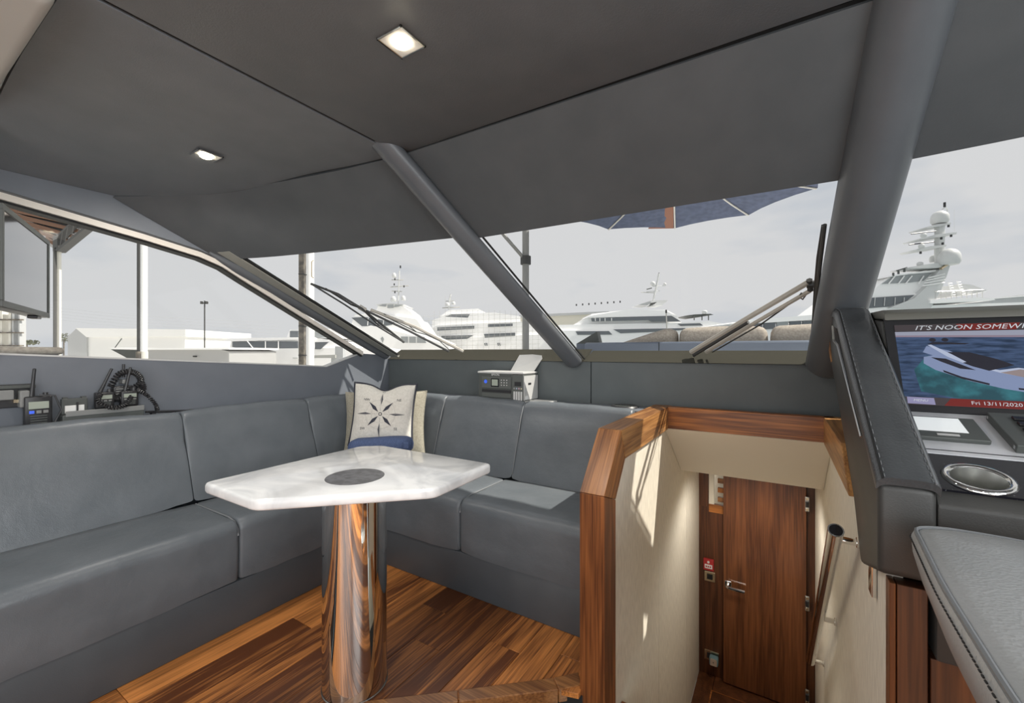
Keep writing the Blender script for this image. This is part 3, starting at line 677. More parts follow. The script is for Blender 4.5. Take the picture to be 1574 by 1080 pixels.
def frame_facing(c, tilt, roll=0, yaw=0):
    """x right, y up, z towards the camera side"""
    return Matrix.Translation(c) @ Matrix.Rotation(YAW + yaw, 4, 'Z') @ Matrix.Rotation(R(90) - tilt, 4, 'X') @ Matrix.Rotation(roll, 4, 'Z')
f1 = pillow_fn(.395, .395, .13, 1.7, .04)
T1 = frame_facing(at(589, 637, 2.70), R(12), R(-1.5))
p1 = thing('compass_cushion', T1 @ V(0, -.19, 0), 'ivory cushion printed with a navy compass rose in the sofa corner', 'cushion')
part('cover', xf(pillow(f1), T1), M['pillow'], p1, True, 80)
edge = [f1(math.cos(a) if False else u, v, 1) for (u, v) in [(-1, -1 + 2 * i / 20) for i in range(20)] + [(-1 + 2 * i / 20, 1) for i in range(20)] + [(1, 1 - 2 * i / 20) for i in range(20)] + [(1 - 2 * i / 20, -1) for i in range(21)]]
part('piping', tube(bmesh.new(), [T1 @ p for p in edge], .008, 6), M['navy'], p1, True, label='navy piping round the cushion edge')
def on_pillow(x, y): return T1 @ (f1(x / .185, y / .19, 1) + V(0, 0, .0018))
def print_poly(bm, pts, n=8):
    c = sum((Vector(p) for p in pts), Vector((0, 0))) / len(pts); m_ = len(pts)
    for i in range(m_):
        a, b = Vector(pts[i]), Vector(pts[(i + 1) % m_])
        for k in range(n):
            for l in range(n):
                q = []
                for (s, t) in ((k / n, l / n), ((k + 1) / n, l / n), ((k + 1) / n, (l + 1) / n), (k / n, (l + 1) / n)):
                    q.append(on_pillow(*lerp(c, lerp(a, b, s), t)))
                if l == 0: q = [q[0], q[2], q[3]]
                bm.faces.new([bm.verts.new(p) for p in q])
    return bm
star = bmesh.new(); star_l = bmesh.new()
for i in range(8):
    a = i * math.pi / 4; d = Vector((math.sin(a), math.cos(a))); n_ = Vector((d.y, -d.x)); diag = i % 2
    r0, r1, wd_ = (.018, .105, .011) if diag else (.055, .150, .0085)
    mid = lerp(r0, r1, .42)
    if diag: print_poly(star, [d * r0, d * mid + n_ * wd_, d * r1, d * mid - n_ * wd_], 4)
    else:
        print_poly(star, [d * r0, d * mid + n_ * wd_, d * r1], 4); print_poly(star_l, [d * r0, d * mid - n_ * wd_ * .8, d * r1], 4)
for rr, bm_ in ((.009, star), (.055, star_l), (.092, star_l)):
    for k in range(48):
        a0, a1 = k * 2 * math.pi / 48, (k + 1) * 2 * math.pi / 48; t_ = .004 if rr < .02 else .0009
        q = [(r_ * math.cos(a), r_ * math.sin(a)) for (r_, a) in ((rr - t_ / 2, a0), (rr + t_ / 2, a0), (rr + t_ / 2, a1), (rr - t_ / 2, a1))]
        poly(bm_, [on_pillow(*p) for p in q])
for a in range(4):
    for rr in (.025, .035, .045): 
        d = Vector((math.sin(a * math.pi / 2), math.cos(a * math.pi / 2))) * rr
        poly(star, [on_pillow(d.x + sx * .0015, d.y + sy * .0015) for sx, sy in ((-1, -1), (1, -1), (1, 1), (-1, 1))])
part('compass_print', star, M['ink'], p1); part('fine_print', star_l, M['ink_l'], p1)
for s, x, y in (('NW', -.092, .088), ('NE', .106, .088), ('SW', -.104, -.09), ('SE', .098, -.09), ('N', .004, .165)):
    part('letter_print', text_bm(s, .022, lambda a, b: on_pillow(x + a, y + b), align='CENTER'), M['ink'], p1)
f2 = pillow_fn(.545, .46, .13, 5.2, .03)
T2 = frame_facing(at(592, 655, 2.85), R(10), R(1))
p2 = thing('tan_cushion', T2 @ V(0, -.21, 0), 'plain tan linen cushion tucked behind the compass cushion', 'cushion')
part('cover', xf(pillow(f2), T2), M['pillow_tan'], p2, True, 80)
part('piping', tube(bmesh.new(), [T2 @ (f2(u, v, 1)) for (u, v) in [(-1, -1 + 2 * i / 20) for i in range(20)] + [(-1 + 2 * i / 20, 1) for i in range(20)] + [(1, 1 - 2 * i / 20) for i in range(20)] + [(1 - 2 * i / 20, -1) for i in range(21)]], .004, 6), M['pillow_tan'], p2, True)
TT = Matrix.Translation(at(583, 693, 2.54)) @ Matrix.Rotation(YAW, 4, 'Z') @ Matrix.Rotation(R(-2), 4, 'Y')
tw = thing('folded_towel', TT @ V(0, 0, -.16), 'folded blue towel in front of the compass cushion', 'towel')
for k in range(3):
    c = cushion(.375 - k * .004, .15 - .008 * k, .095, .035, .006, 16, .007, 30 + k)
    part('fold', xf(c, TT @ Matrix.Translation((0, .03, -.155 + k * .088 + .0))), M['denim'], tw, True, 80)
part('fringe', xf(box(.155, .19, -.06, -.042, .02, .058, r=.004), TT), M['denim'], tw)
# ================================================================== PRINTER
PX, PYf, PZ = -1.69, 2.288, LZ + .008
pr = thing('printer', (-1.53, 2.36, LZ), 'grey ink tank printer on the ledge behind the forward backrest', 'printer')
def pbox(name, m, x0, x1, y0, y1, z0, z1, r=.0, par=None, label=None): return part(name, box(PX + x0, PX + x1, PYf + y0, PYf + y1, PZ + z0, PZ + z1, r=r), m, par or pr, label=label)
for fx in (.02, .32): pbox('foot', M['black'], fx - .01, fx + .01, .02, .16, -.007, .002)
pbox('body', M['mgrey'], 0, .262, 0, .18, .0, .168, .004)
pbox('ink_tank', M['printer_grey'], .264, .345, -.006, .18, .0, .162, .004)
pbox('scanner_lid', M['lgrey'], -.006, .345, -.004, .18, .165, .178, .004)
fp = pbox('front_panel', M['printer_grey'], .03, .255, -.006, .002, .07, .145, .002)
pbox('display', M['lcd'], .112, .158, -.009, -.005, .088, .128, 0, fp); pbox('display_glass', M['black_gloss'], .104, .166, -.0075, -.004, .08, .134, .001, fp)
for i in range(3):
    for j in range(3): pbox('button', M['lgrey'], .182 + i * .020, .189 + i * .020, -.009, -.005, .09 + j * .016, .096 + j * .016, 0, fp)
part('power_button', lathe(bmesh.new(), [(0, 0), (.012, 0), (.012, .003), (0, .003)], V(PX + .062, PYf - .005, PZ + .112), 16, Matrix.Rotation(R(90), 4, 'X')), M['blue_led'], fp)
pbox('paper_slot', M['black'], .03, .255, -.003, .004, .045, .062); pbox('tray', M['printer_grey'], .03, .255, -.005, .003, .012, .038, .002)
part('brand_name', text_bm('EPSON', .02, lambda a, b: V(PX + .135 + a, PYf - .0012, PZ + .157 + b), align='CENTER'), M['white'], pr)
for i, c in enumerate(((.05, .05, .06), (.10, .25, .5), (.5, .1, .25), (.6, .5, .1))):
    pbox('tank_window', M['lgrey'], .276 + i * .017, .288 + i * .017, -.009, -.005, .004, .058); pbox('tank_cap', mat('cap_%d' % i, tuple(lerp(.5, q, .35) for q in c), .4), .277 + i * .017, .286 + i * .017, -.009, -.005, .072, .081)
pbox('tank_badge', M['black'], .284, .33, -.009, -.005, .092, .118)
sd = pbox('side_panel', M['lgrey'], .344, .349, .0, .175, .004, .155); pbox('side_handle', M['black'], .348, .351, .05, .085, .098, .11, 0, sd); pbox('side_knob', M['white'], .348, .352, .015, .05, .01, .03, .001, sd)
pbox('cable', M['paper'], .35, .52, .02, .045, -.005, .004, .001) if False else None
tl = [V(PX + .16, PYf + .14, PZ + .176), V(PX + .335, PYf + .14, PZ + .176), V(PX + .375, PYf + .185, PZ + .262), V(PX + .368, PYf + .19, PZ + .282), V(PX + .30, PYf + .192, PZ + .288), V(PX + .20, PYf + .192, PZ + .284)]
part('paper_support', prism(bmesh.new(), tl, (0, .004, -.002)), M['lgrey'], pr, label='raised pale paper support')
solo('paper_sheet', box(-1.36, -1.19, 2.30, 2.44, LZ, LZ + .006, r=.001), M['paper'], 'white sheet lying on the ledge beside the printer', 'paper')
# round speaker grille on the ledge
gv = thing('round_vent', (-.745, 2.395, LZ), 'black round air vent on the navy ledge near the wooden frame', 'vent')
part('ring', lathe(bmesh.new(), [(.05, 0), (.075, 0), (.078, .004), (.07, .012), (.056, .012), (.05, 0)], V(-.745, 2.385, LZ), 32), M['black'], gv, True)
part('disc', lathe(bmesh.new(), [(0, .004), (.052, .004), (.052, 0), (0, 0)], V(-.745, 2.385, LZ), 24), M['black'], gv)
for k in range(7): part('slat', box(-.745 - .05 + k * .015, -.745 - .042 + k * .015, 2.345, 2.425, LZ + .004, LZ + .010), M['mgrey'], gv)
# ledge cover seam
struct('trim_8', box(-1.03, -1.026, 2.28, FRONT - .002, LZ - .001, LZ + .0015), M['piping'])
# ================================================================== TV
ta, tb_ = V(-2.13, .30, 0), V(-2.70, .515, 0)
td = (tb_ - ta).normalized(); tn = V(-td.y, td.x, 0); tn = tn if tn.y > 0 else -tn
TVT = Matrix(((td.x, tn.x, 0, ta.x), (td.y, tn.y, 0, ta.y), (0, 0, 1, 1.345), (0, 0, 0, 1)))
TL = (tb_ - ta).length
tv = thing('television', lerp(ta, tb_, .5) + V(0, 0, 1.345), 'flat black television hung before the port side window', 'television')
part('casing', xf(box(0, TL, -.055, -.002, 0, .335, r=.006), TVT), M['black'], tv)
part('screen', xf(box(.018, TL - .018, -.004, .0015, .022, .315), TVT), M['tv_screen'], tv, label='glossy grey reflecting screen')
for n_, a in (('bezel', (0, TL, -.002, .005, .316, .335)), ('bezel', (0, TL, -.002, .005, 0, .021)), ('bezel', (0, .017, -.002, .005, .021, .316)), ('bezel', (TL - .017, TL, -.002, .005, .021, .316))):
    part(n_, xf(box(*a, r=.0015), TVT), M['mgrey'], tv)
part('sensor', xf(box(TL * .72, TL * .82, -.03, .0, -.012, 0, r=.003), TVT), M['black'], tv)
part('bracket', xf(box(TL * .4, TL * .6, -.11, -.055, .1, .25, r=.004), TVT), M['black'], tv)
part('bracket_arm', tube(bmesh.new(), [TVT @ V(TL * .5, -.09, .2), TVT @ V(TL * .5, -.10, .689)], .02, 10), M['black'], tv)
# ================================================================== RADIO GEAR ON THE PORT LEDGE
LX = -2.69
def led_pt(px, py, X=LX):
    k = (px - 787) / F; d = X / (k * math.cos(YAW) - math.sin(YAW)); return at(px, py, d)
ct = thing('charging_tray', (LX, 1.0, LZ), 'long low black charging tray on the port ledge holding the two radios', 'tray')
a, b = led_pt(92, 651), led_pt(217, 640)
part('tray_body', box(LX - .035, LX + .04, a.y, b.y, LZ, LZ + .035, r=.004), M['mgrey'], ct)
part('tray_lip', box(LX + .036, LX + .042, a.y + .01, b.y, LZ + .028, LZ + .052, r=.002), M['grey'], ct)
for px in (160, 198): q = led_pt(px, 640); part('cradle', box(LX - .03, LX + .03, q.y - .035, q.y + .035, LZ + .034, LZ + .05, r=.004), M['black'], ct)
def radio(px, yb, label, tip, h=.105, wv=.058, X=LX, big=False):
    q = led_pt(px, 640, X); z0 = yb
    t = thing('handheld_radio', (X, q.y, z0), label, 'radio', 'handheld radios on the port ledge')
    part('body', box(X - .018, X + .018, q.y - wv / 2, q.y + wv / 2, z0, z0 + h, r=.006, seg=3), M['black'], t, True)
    part('display', box(X + .017, X + .020, q.y - wv * .36, q.y + wv * .36, z0 + h * .58, z0 + h * .82), M['lcd'], t)
    for i in range(3): part('button', box(X + .017, X + .021, q.y - wv * .34 + i * wv * .25, q.y - wv * .16 + i * wv * .25, z0 + h * .42, z0 + h * .52, r=.001), M['blue_led'] if (big and i == 0) else M['grey'], t)
    for i in range(4): part('grille_bar', box(X + .017, X + .0195, q.y - wv * .3, q.y + wv * .3, z0 + .01 + i * h * .08, z0 + .014 + i * h * .08), M['mgrey'], t)
    part('knob', lathe(bmesh.new(), [(0, 0), (.009, 0), (.008, .014), (0, .014)], V(X, q.y + wv * .28, z0 + h), 12), M['black'], t)
    tip_p = led_pt(tip[0], tip[1], X); r0 = V(X, q.y - wv * .22, z0 + h)
    part('antenna', tube(bmesh.new(), [r0, lerp(r0, tip_p, .1), lerp(r0, tip_p, .5) , lerp(r0, tip_p, .98), tip_p], [.009, .0075, .006, .0055, .003], 10), M['black'], t, True)
    return t, q, z0
r1, q1, z1 = radio(58, LZ, 'black handheld radio with a blue button at the left end of the ledge', (53, 566), .125, .082, big=True)
part('wrist_cord', tube(bmesh.new(), [q1 * 0 + V(LX + .02, q1.y + .0, z1 + .13), V(LX + .03, q1.y + .045, z1 + .125), V(LX + .03, q1.y + .065, z1 + .06), V(LX + .03, q1.y + .045, z1 + .01)], .0035, 6), M['black'], r1, True)
r2, q2, z2 = radio(160, LZ + .05, 'black handheld radio left of the two standing in the tray', (172, 566), .075, .066)
r3, q3, z3 = radio(198, LZ + .05, 'black handheld radio right of the two standing in the tray', (201, 564), .075, .066)
bt = thing('battery_pack', led_pt(114, 640), 'grey battery pack with a pale label between the radios', 'battery')
q = led_pt(114, 640); part('pack', box(LX - .012, LX + .012, q.y - .042, q.y + .042, LZ + .036, LZ + .105, r=.003), M['mgrey'], bt)
part('paper_label', box(LX + .011, LX + .0135, q.y - .032, q.y + .030, LZ + .042, LZ + .075), M['paper'], bt)
part('clip', box(LX + .013, LX + .018, q.y + .004, q.y + .010, LZ + .04, LZ + .088), M['black'], bt)
for s in (-1, 1): part('lug', box(LX - .008, LX + .010, q.y + s * .03 - .008, q.y + s * .03 + .008, LZ + .104, LZ + .112), M['mgrey'], bt)
# coiled cords
def coil(path, rc, rw, turns, seg=9):
    pts = [Vector(p) for p in path]; out = []; n = turns * seg
    for i in range(n + 1):
        t = i / n; p = curve(pts, t); d = (curve(pts, min(t + .01, .999)) - curve(pts, max(t - .01, 0))).normalized()
        u = d.orthogonal().normalized(); u = (V(0, .3, 1) - d * d.dot(V(0, .3, 1))).normalized(); s = d.cross(u); a = 2 * math.pi * turns * t
        out.append(p + (u * math.cos(a) + s * math.sin(a)) * rc)
    return tube(bmesh.new(), out, rw, 5)
sm = thing('speaker_microphone', led_pt(190, 600), 'black hand microphone bundled in coiled cord on the wall above the radios', 'microphone')
q = led_pt(190, 583, LX - .03)
part('hook', box(PORT, PORT + .05, q.y - .01, q.y + .01, q.z - .02, q.z + .0, r=.003), M['grey'], sm)
part('microphone', box(LX - .045, LX - .01, q.y - .045, q.y + .03, q.z - .075, q.z - .03, r=.008, seg=3), M['black'], sm, True)
for i in range(3): part('grille_bar', box(LX - .012, LX - .007, q.y - .035, q.y + .02, q.z - .07 + i * .012, q.z - .065 + i * .012), M['grey'], sm)
part('aerial_stub', tube(bmesh.new(), [q + V(0, 0, .01), q + V(0, 0, .075)], .006, 8), M['black'], sm)
part('coiled_cord', coil([q + V(.01, -.05, -.03), q + V(.02, -.02, .03), q + V(.02, .03, .035), q + V(.02, .06, .0), q + V(.02, .05, -.05), q + V(.02, .0, -.075), q + V(.02, -.05, -.085), q + V(.03, -.03, -.09), q + V(.03, .03, -.09)], .011, .0042, 46), M['black'], sm, True)
part('coiled_cord', coil([q + V(.02, .02, -.05), q + V(.03, .06, -.02), q + V(.03, .065, -.06), q + V(.02, .02, -.04)], .009, .004, 18), M['black'], sm, True)
part('coiled_cord', coil([V(LX + .03, q2.y - .02, LZ + .12), V(LX + .045, q2.y - .03, LZ + .085), V(LX + .05, q2.y + .01, LZ + .055), V(LX + .05, q2.y + .06, LZ + .06), V(LX + .04, q2.y + .09, LZ + .10)], .008, .0036, 22), M['black'], r2, True)
part('coiled_cord', coil([V(LX + .02, q3.y + .03, LZ + .125), V(LX + .03, q3.y + .06, LZ + .10), V(LX + .04, q3.y + .09, LZ + .055), V(LX + .04, q3.y + .10, LZ + .02)], .007, .0034, 16), M['black'], r3, True)
# socket board at the far left of the ledge
sb = thing('power_board', led_pt(20, 610, PORT + .03), 'black board of plugs and adaptors on the port wall by the picture edge', 'power board')
def on_port(px, py, X=PORT + .012): return led_pt(px, py, X)
a = on_port(-30, 630); b = on_port(54, 589)
part('back_plate', box(PORT, PORT + .012, a.y, b.y, a.z + .0, b.z, r=.003), M['black'], sb)
part('top_rail', box(PORT + .012, PORT + .03, a.y, b.y, b.z - .018, b.z - .004, r=.002), M['mgrey'], sb)
part('socket_box', box(PORT + .012, PORT + .05, a.y + .03, on_port(22, 600, PORT + .05).y, on_port(10, 614).z, on_port(10, 599).z, r=.004), M['grey'], sb)
part('adaptor', box(PORT + .012, PORT + .065, on_port(30, 600, PORT + .06).y, on_port(46, 600, PORT + .06).y, on_port(40, 626, PORT + .06).z, on_port(40, 600, PORT + .06).z, r=.005), M['grey'], sb)
part('plug', box(PORT + .012, PORT + .04, on_port(20, 600, PORT + .03).y, on_port(30, 600, PORT + .03).y, on_port(25, 618).z, on_port(25, 613).z), M['brass'], sb)
sm2 = bmesh.new(); a, b = led_pt(224, 633, LX + .015), led_pt(290, 631, LX + .015); tube(sm2, [a, b], .006, 8)
stp = thing('folding_aerial', lerp(a, b, .5) - V(0, 0, .006), 'thin black rod lying on the port ledge behind the backrest', 'rod')
part('rod', sm2, M['black'], stp); part('tip', tube(bmesh.new(), [b, b + (b - a).normalized() * .03], .008, 8), M['mgrey'], stp)
for t in (.15, .6): part('rest', box(LX + .005, LX + .035, lerp(a, b, t).y - .008, lerp(a, b, t).y + .008, LZ, lerp(a, b, t).z - .004), M['black'], stp)
# ================================================================== DOWNLIGHTS
def downlight(x, y, label, z=None, power=27):
    z = cz(x) if z is None else z
    t = thing('downlight', (x, y, z), label, 'light', 'square ceiling downlights')
    h = .05
    fr = bmesh.new()
    for a in ((-h, h, -h, -h + .006), (-h, h, h - .006, h), (-h, -h + .006, -h, h), (h - .006, h, -h, h)): bx(fr, x + a[0], x + a[1], y + a[2], y + a[3], z - .006, z + .0, r=.001, seg=1)
    part('trim_ring', fr, M['chrome'], t)
    part('reflector', box(x - h + .004, x + h - .004, y - h + .004, y + h - .004, z - .002, z - .0005), M['reflector'], t)
    part('lens', lathe(bmesh.new(), [(0, -.012), (.018, -.0105), (.025, -.006), (.028, -.001)], V(x, y, z - .002), 24), M['lamp'], t, True)
    l = bpy.data.lights.new('lamp', 'SPOT'); l.energy = 14; l.color = (1, .95, .88); l.spot_size = R(165); l.spot_blend = .6; l.shadow_soft_size = .05
    l.energy = power; l.shadow_soft_size = .12 if z < 1 else .05
    lo = bpy.data.objects.new('lamp', l); C.objects.link(lo); lo.parent = t; lo.location = (0, 0, -.02)
downlight(-.934, .888, 'square downlight in the centre of the ceiling, the nearer bright one')
downlight(-2.18, .905, 'square downlight in the port ceiling panel near the side window')
for x, y, l_ in ((-.9, -.45, 'just aft of the table, port of the aisle'), (.5, -.45, 'over the helm chair'), (-.9, -1.75, 'near the aft doors on the port side'), (.5, -1.75, 'near the aft doors by the aisle'), (1.3, .2, 'over the helm, by the starboard window'), (1.3, -1.1, 'furthest aft by the starboard window')):  # unseen downlights added to brighten the saloon
    downlight(x, y, 'square fill downlight added in the saloon ceiling ' + l_, power=15)
downlight(-2.18, -.6, 'square fill downlight added in the port soffit behind the viewer', 2.035, 15)  # one more unseen downlight added as fill
downlight(-.165, 2.97, 'square fill downlight added in the stairwell ceiling over the lower door', .455, 19)  # unseen lamp added to lift the stairwell walls and door
# ================================================================== HELM CONSOLE
KX0, KX1 = .178, .272
hc = thing('helm_console', (.7, 1.6, LOW), 'dark leather helm console with a screen and a tall padded wing', 'console')
wing = [(1.20, .726), (1.20, .915), (1.96, 1.316), (2.06, 1.341), (2.28, 1.347), (2.40, 1.31), (2.37, 1.23), (2.02, 1.05), (1.737, .886), (1.563, .776), (1.437, .645)]
part('wing', prism(bmesh.new(), yz(wing, KX0), (KX1 - KX0, 0, 0), .012, 3), M['console'], hc, True, 50)
# padded leather strip along the top of the wing
pt = [V(0, 1.19, .922), V(0, 1.55, 1.112), V(0, 1.93, 1.311), V(0, 2.02, 1.342), V(0, 2.10, 1.354), V(0, 2.24, 1.358)]
def pad(u, v):
    p = curve(pt, v); x = lerp(KX0 - .004, KX1 + .004, u); c = .014 * (1 - (2 * u - 1) ** 6); return V(x, p.y - c * .5, p.z + c)
pdp = part('wing_pad', sheet(bmesh.new(), pad, 14, 24, -.02, V(0, -.48, .87)), M['black_leather'], hc, True, 60, label='grained black leather pad with stitching')
for u in (.09, .91):
    part('seam', tube(bmesh.new(), [pad(u, v / 20) + V(0, -.001, .001) for v in range(21)], .0022, 5), M['piping'] if u > .5 else M['darkgap'], pdp, True)
st_ = bmesh.new()
for u in (.13, .87):
    for k in range(70):
        p, q = pad(u, (k + .2) / 70), pad(u, (k + .75) / 70); tube(st_, [p + V(0, -.0006, .0012), q + V(0, -.0006, .0012)], .0009, 4)
so_ = part('stitching', st_, M['piping'], pdp); so_['kind'] = 'stuff'
# recess with black glass in the wing's side, and bright edge line
part('side_recess', prism(bmesh.new(), yz([(1.42, .985), (1.50, 1.01), (1.98, 1.285), (2.12, 1.30), (2.08, 1.245), (1.95, 1.225)], KX0 - .0015), (.006, 0, 0)), M['black_gloss'], hc, label='long glossy recess in the side of the wing')
part('recess_edge', tube(bmesh.new(), yz([(1.415, .98), (1.95, 1.222), (2.085, 1.243), (2.125, 1.302)], KX0 - .002), .003, 6), M['steel'], hc)
part('wood_inlay', prism(bmesh.new(), yz([(2.16, 1.16), (2.30, 1.29), (2.35, 1.24), (2.20, 1.155)], KX0 - .0015), (.004, 0, 0)), M['frame_y'], hc)
# console body
KD = 1.25
body = [(1.215, .56), (1.205, .885), (1.222, .908), (1.60, 1.030), (1.78, 1.295), (2.0, 1.318), (2.40, 1.24), (2.40, .56)]
part('body', prism(bmesh.new(), yz(body, KX1 + .0005), (KD, 0, 0), .006, 2), M['console'], hc, True, 40)
part('base_cabinet', box(.2305, 1.5, 1.263, 2.40, LOW, .56), M['door_dark'], hc)
for x0, x1 in ((.2005, .211), (.213, .262), (.266, .345), (.349, .60), (.604, 1.0), (1.004, 1.49)):
    part('base_panel', box(x0, x1, 1.222, 1.2615, LOW + .01, .70 if x0 < .24 else .56, r=.0015), M['frame_z'] if x0 < .21 else M['door_dark'], hc)
sl_n = V(0, -.122, .378).normalized()                               # dash normal
def dash(x, t, h=0.):                                                # t: 0 aft edge .. 1 foot of the screen
    return V(x, lerp(1.222, 1.60, t), lerp(.908, 1.030, t)) + sl_n * h
def dquad(bm, x0, x1, t0, t1, h0, h1, r=0., seg=2):
    return prism(bm, [dash(x0, t0, h0), dash(x1, t0, h0), dash(x1, t1, h0), dash(x0, t1, h0)], sl_n * (h1 - h0), r, seg)
part('granite_strip', dquad(bmesh.new(), KX1 + .005, 1.50, .02, .40, .0005, .005), M['granite'], hc, label='black speckled stone strip')
part('dash_plate', dquad(bmesh.new(), KX1 + .005, 1.50, .405, .99, .0005, .006, .001), M['silver'], hc, label='silver dash plate')
part('dash_line', dquad(bmesh.new(), KX1 + .005, 1.50, .445, .452, .006, .0068), M['black'], hc)
tbp = part('touch_panel', dquad(bmesh.new(), .25 + .025, .415, .56, .86, .006, .018, .003), M['mgrey'], hc, label='small grey touch panel with a bright screen')
part('panel_screen', dquad(bmesh.new(), .285, .385, .64, .84, .018, .0186), mat('bright_lcd', (.6, .62, .62), .15, build=emit_build((.75, .78, .78), .55)), tbp)
part('panel_button', dquad(bmesh.new(), .325, .365, .588, .608, .018, .0195), M['lgrey'], tbp)
kp = part('keypad', dquad(bmesh.new(), .445, .66, .49, .93, .006, .026, .002), M['mgrey'], hc, label='grey keypad block with black keys')
for i in range(4):
    for j in range(4):
        part('key', dquad(bmesh.new(), .478 + j * .045, .503 + j * .045, .585 + i * .075, .63 + i * .075, .026, .033, .002), M['black_gloss'], kp)
for t_ in (.515, .905): part('screw', dquad(bmesh.new(), .4445, .4475, t_ - .01, t_ + .01, .012, .02), M['chrome'], kp)
# cup holder
cc = V(.352, 1.283, .9282); chT = Matrix.Rotation(math.atan2(.122, .378), 4, 'X')
ch = part('cup_holder', lathe(bmesh.new(), [(.043, .006), (.047, .010), (.053, .0105), (.057, .005), (.057, .003)], cc, 40, chT), M['chrome'], hc, True, 60, label='polished steel cup holder')
part('cup_well', lathe(bmesh.new(), [(.0445, .008), (.043, .004), (.043, -.075), (0, -.075)], cc, 40, chT), M['steel'], ch, True)
def cut(o, bm):
    me = bpy.data.meshes.new('cutter'); bm.to_mesh(me); bm.free(); c = bpy.data.objects.new('cutter', me); C.objects.link(c)
    md = o.modifiers.new('cut', 'BOOLEAN'); md.object = c; md.operation = 'DIFFERENCE'; md.solver = 'EXACT'
    bpy.context.view_layer.update(); dg = bpy.context.evaluated_depsgraph_get(); n = bpy.data.meshes.new_from_object(o.evaluated_get(dg))
    o.modifiers.clear(); o.data = n; bpy.data.objects.remove(c)
for q in ('body', 'granite_strip'):
    o = [x for x in hc.children if x.name.split('.')[0] == q][0]
    cut(o, lathe(bmesh.new(), [(0, -.08), (.0455, -.08), (.0455, .05), (0, .05)], cc, 40, chT))
# grab rail on the console's aft face
part('grab_rail', tube(bmesh.new(), [V(.40, 1.21, .80), V(.40, 1.165, .80), V(.44, 1.155, .80), V(.80, 1.155, .80), V(.84, 1.165, .80), V(.84, 1.21, .80)], .011, 12), M['chrome'], hc, True)
# catch under the wing
part('catch', box(.188, .1995, 1.352, 1.395, .600, .69, r=.003), M['chrome'], hc)
# screen, reclined
sA, sB = V(.272, 1.600, 1.031), V(.272, 1.768, 1.30)
sn_ = (sB - sA).cross(V(1, 0, 0)); sn_ = -sn_ if sn_.y > 0 else sn_; sn_.normalize(); SH = (sB - sA).length; su = (sB - sA).normalized()
def scr(x, v, h=0.): return V(x, sA.y, sA.z) + su * (v * SH) + sn_ * h
def squad(bm, x0, x1, v0, v1, h0, h1): return prism(bm, [scr(x0, v0, h0), scr(x1, v0, h0), scr(x1, v1, h0), scr(x0, v1, h0)], sn_ * (h1 - h0))
ms = part('monitor', squad(bmesh.new(), .275, .86, .0, 1.0, .001, .012), M['black'], hc, label='wide monitor showing a motor yacht')
DX0, DX1, DV0, DV1 = .296, .82, .055, .90
LAY = [0]
def flat(name, m, pts):
    LAY[0] += 1; h = .0122 + LAY[0] * .00012; bm = bmesh.new(); poly(bm, [scr(lerp(DX0, DX1, a), lerp(DV0, DV1, b), h) for a, b in pts]); return part(name, bm, m, ms)
def scrmat(name, col, s=1.0, build=None):
    def f(t, b, nn):
        b.inputs['Emission Color'].default_value = (*col, 1); b.inputs['Emission Strength'].default_value = s
        if build: build(t, b, nn)
    return mat(name, tuple(c * .3 for c in col), .25, build=f)
def sea_build(t, b, nn):
    co = nn('ShaderNodeTexCoord'); mp_ = nn('ShaderNodeMapping'); mp_.inputs['Scale'].default_value = (10, 10, 55); link(t, co.outputs['Object'], mp_.inputs[0])
    n = nn('ShaderNodeTexNoise', Scale=2.0, Detail=5); link(t, mp_.outputs[0], n.inputs['Vector'])
    r = nn('ShaderNodeValToRGB'); r.color_ramp.elements[0].position = .35; r.color_ramp.elements[1].position = .7
    r.color_ramp.elements[0].color = (.016, .026, .05, 1); r.color_ramp.elements[1].color = (.065, .10, .19, 1)
    link(t, n.outputs['Fac'], r.inputs[0]); link(t, r.outputs[0], b.inputs['Emission Color'])
def wake_build(t, b, nn):
    co = nn('ShaderNodeTexCoord'); n = nn('ShaderNodeTexNoise', Scale=26, Detail=4); link(t, co.outputs['Object'], n.inputs['Vector'])
    r = nn('ShaderNodeValToRGB'); r.color_ramp.elements[0].position = .40; r.color_ramp.elements[1].position = .66
    r.color_ramp.elements[0].color = (.014, .022, .036, 1); r.color_ramp.elements[1].color = (.03, .115, .14, 1)
    link(t, n.outputs['Fac'], r.inputs[0]); link(t, r.outputs[0], b.inputs['Emission Color'])
SM = dict(sea=scrmat('screen_sea', (.03, .05, .09), 1, sea_build), wake=scrmat('screen_wake', (.05, .2, .23), 1, wake_build), sky=scrmat('screen_sky', (.24, .25, .31)), pink=scrmat('screen_horizon', (.20, .16, .20)), dark=scrmat('screen_dark', (.022, .022, .03)),
          hull=scrmat('screen_hull', (.17, .21, .33)), hull2=scrmat('screen_hull_light', (.33, .37, .48)), bar=scrmat('screen_bar', (.05, .042, .045)), red=scrmat('screen_red', (.13, .02, .018)), text=scrmat('screen_text', (.45, .47, .50)), btn=scrmat('screen_button', (.22, .21, .33)), tan=scrmat('screen_tan', (.22, .18, .18)))
flat('sea_picture', SM['sea'], [(0, .09), (1, .09), (1, .91), (0, .91)])
flat('sky_picture', SM['sky'], [(0, .855), (1, .82), (1, .91), (0, .91)]); flat('horizon_picture', SM['pink'], [(0, .84), (1, .80), (1, .83), (0, .862)])
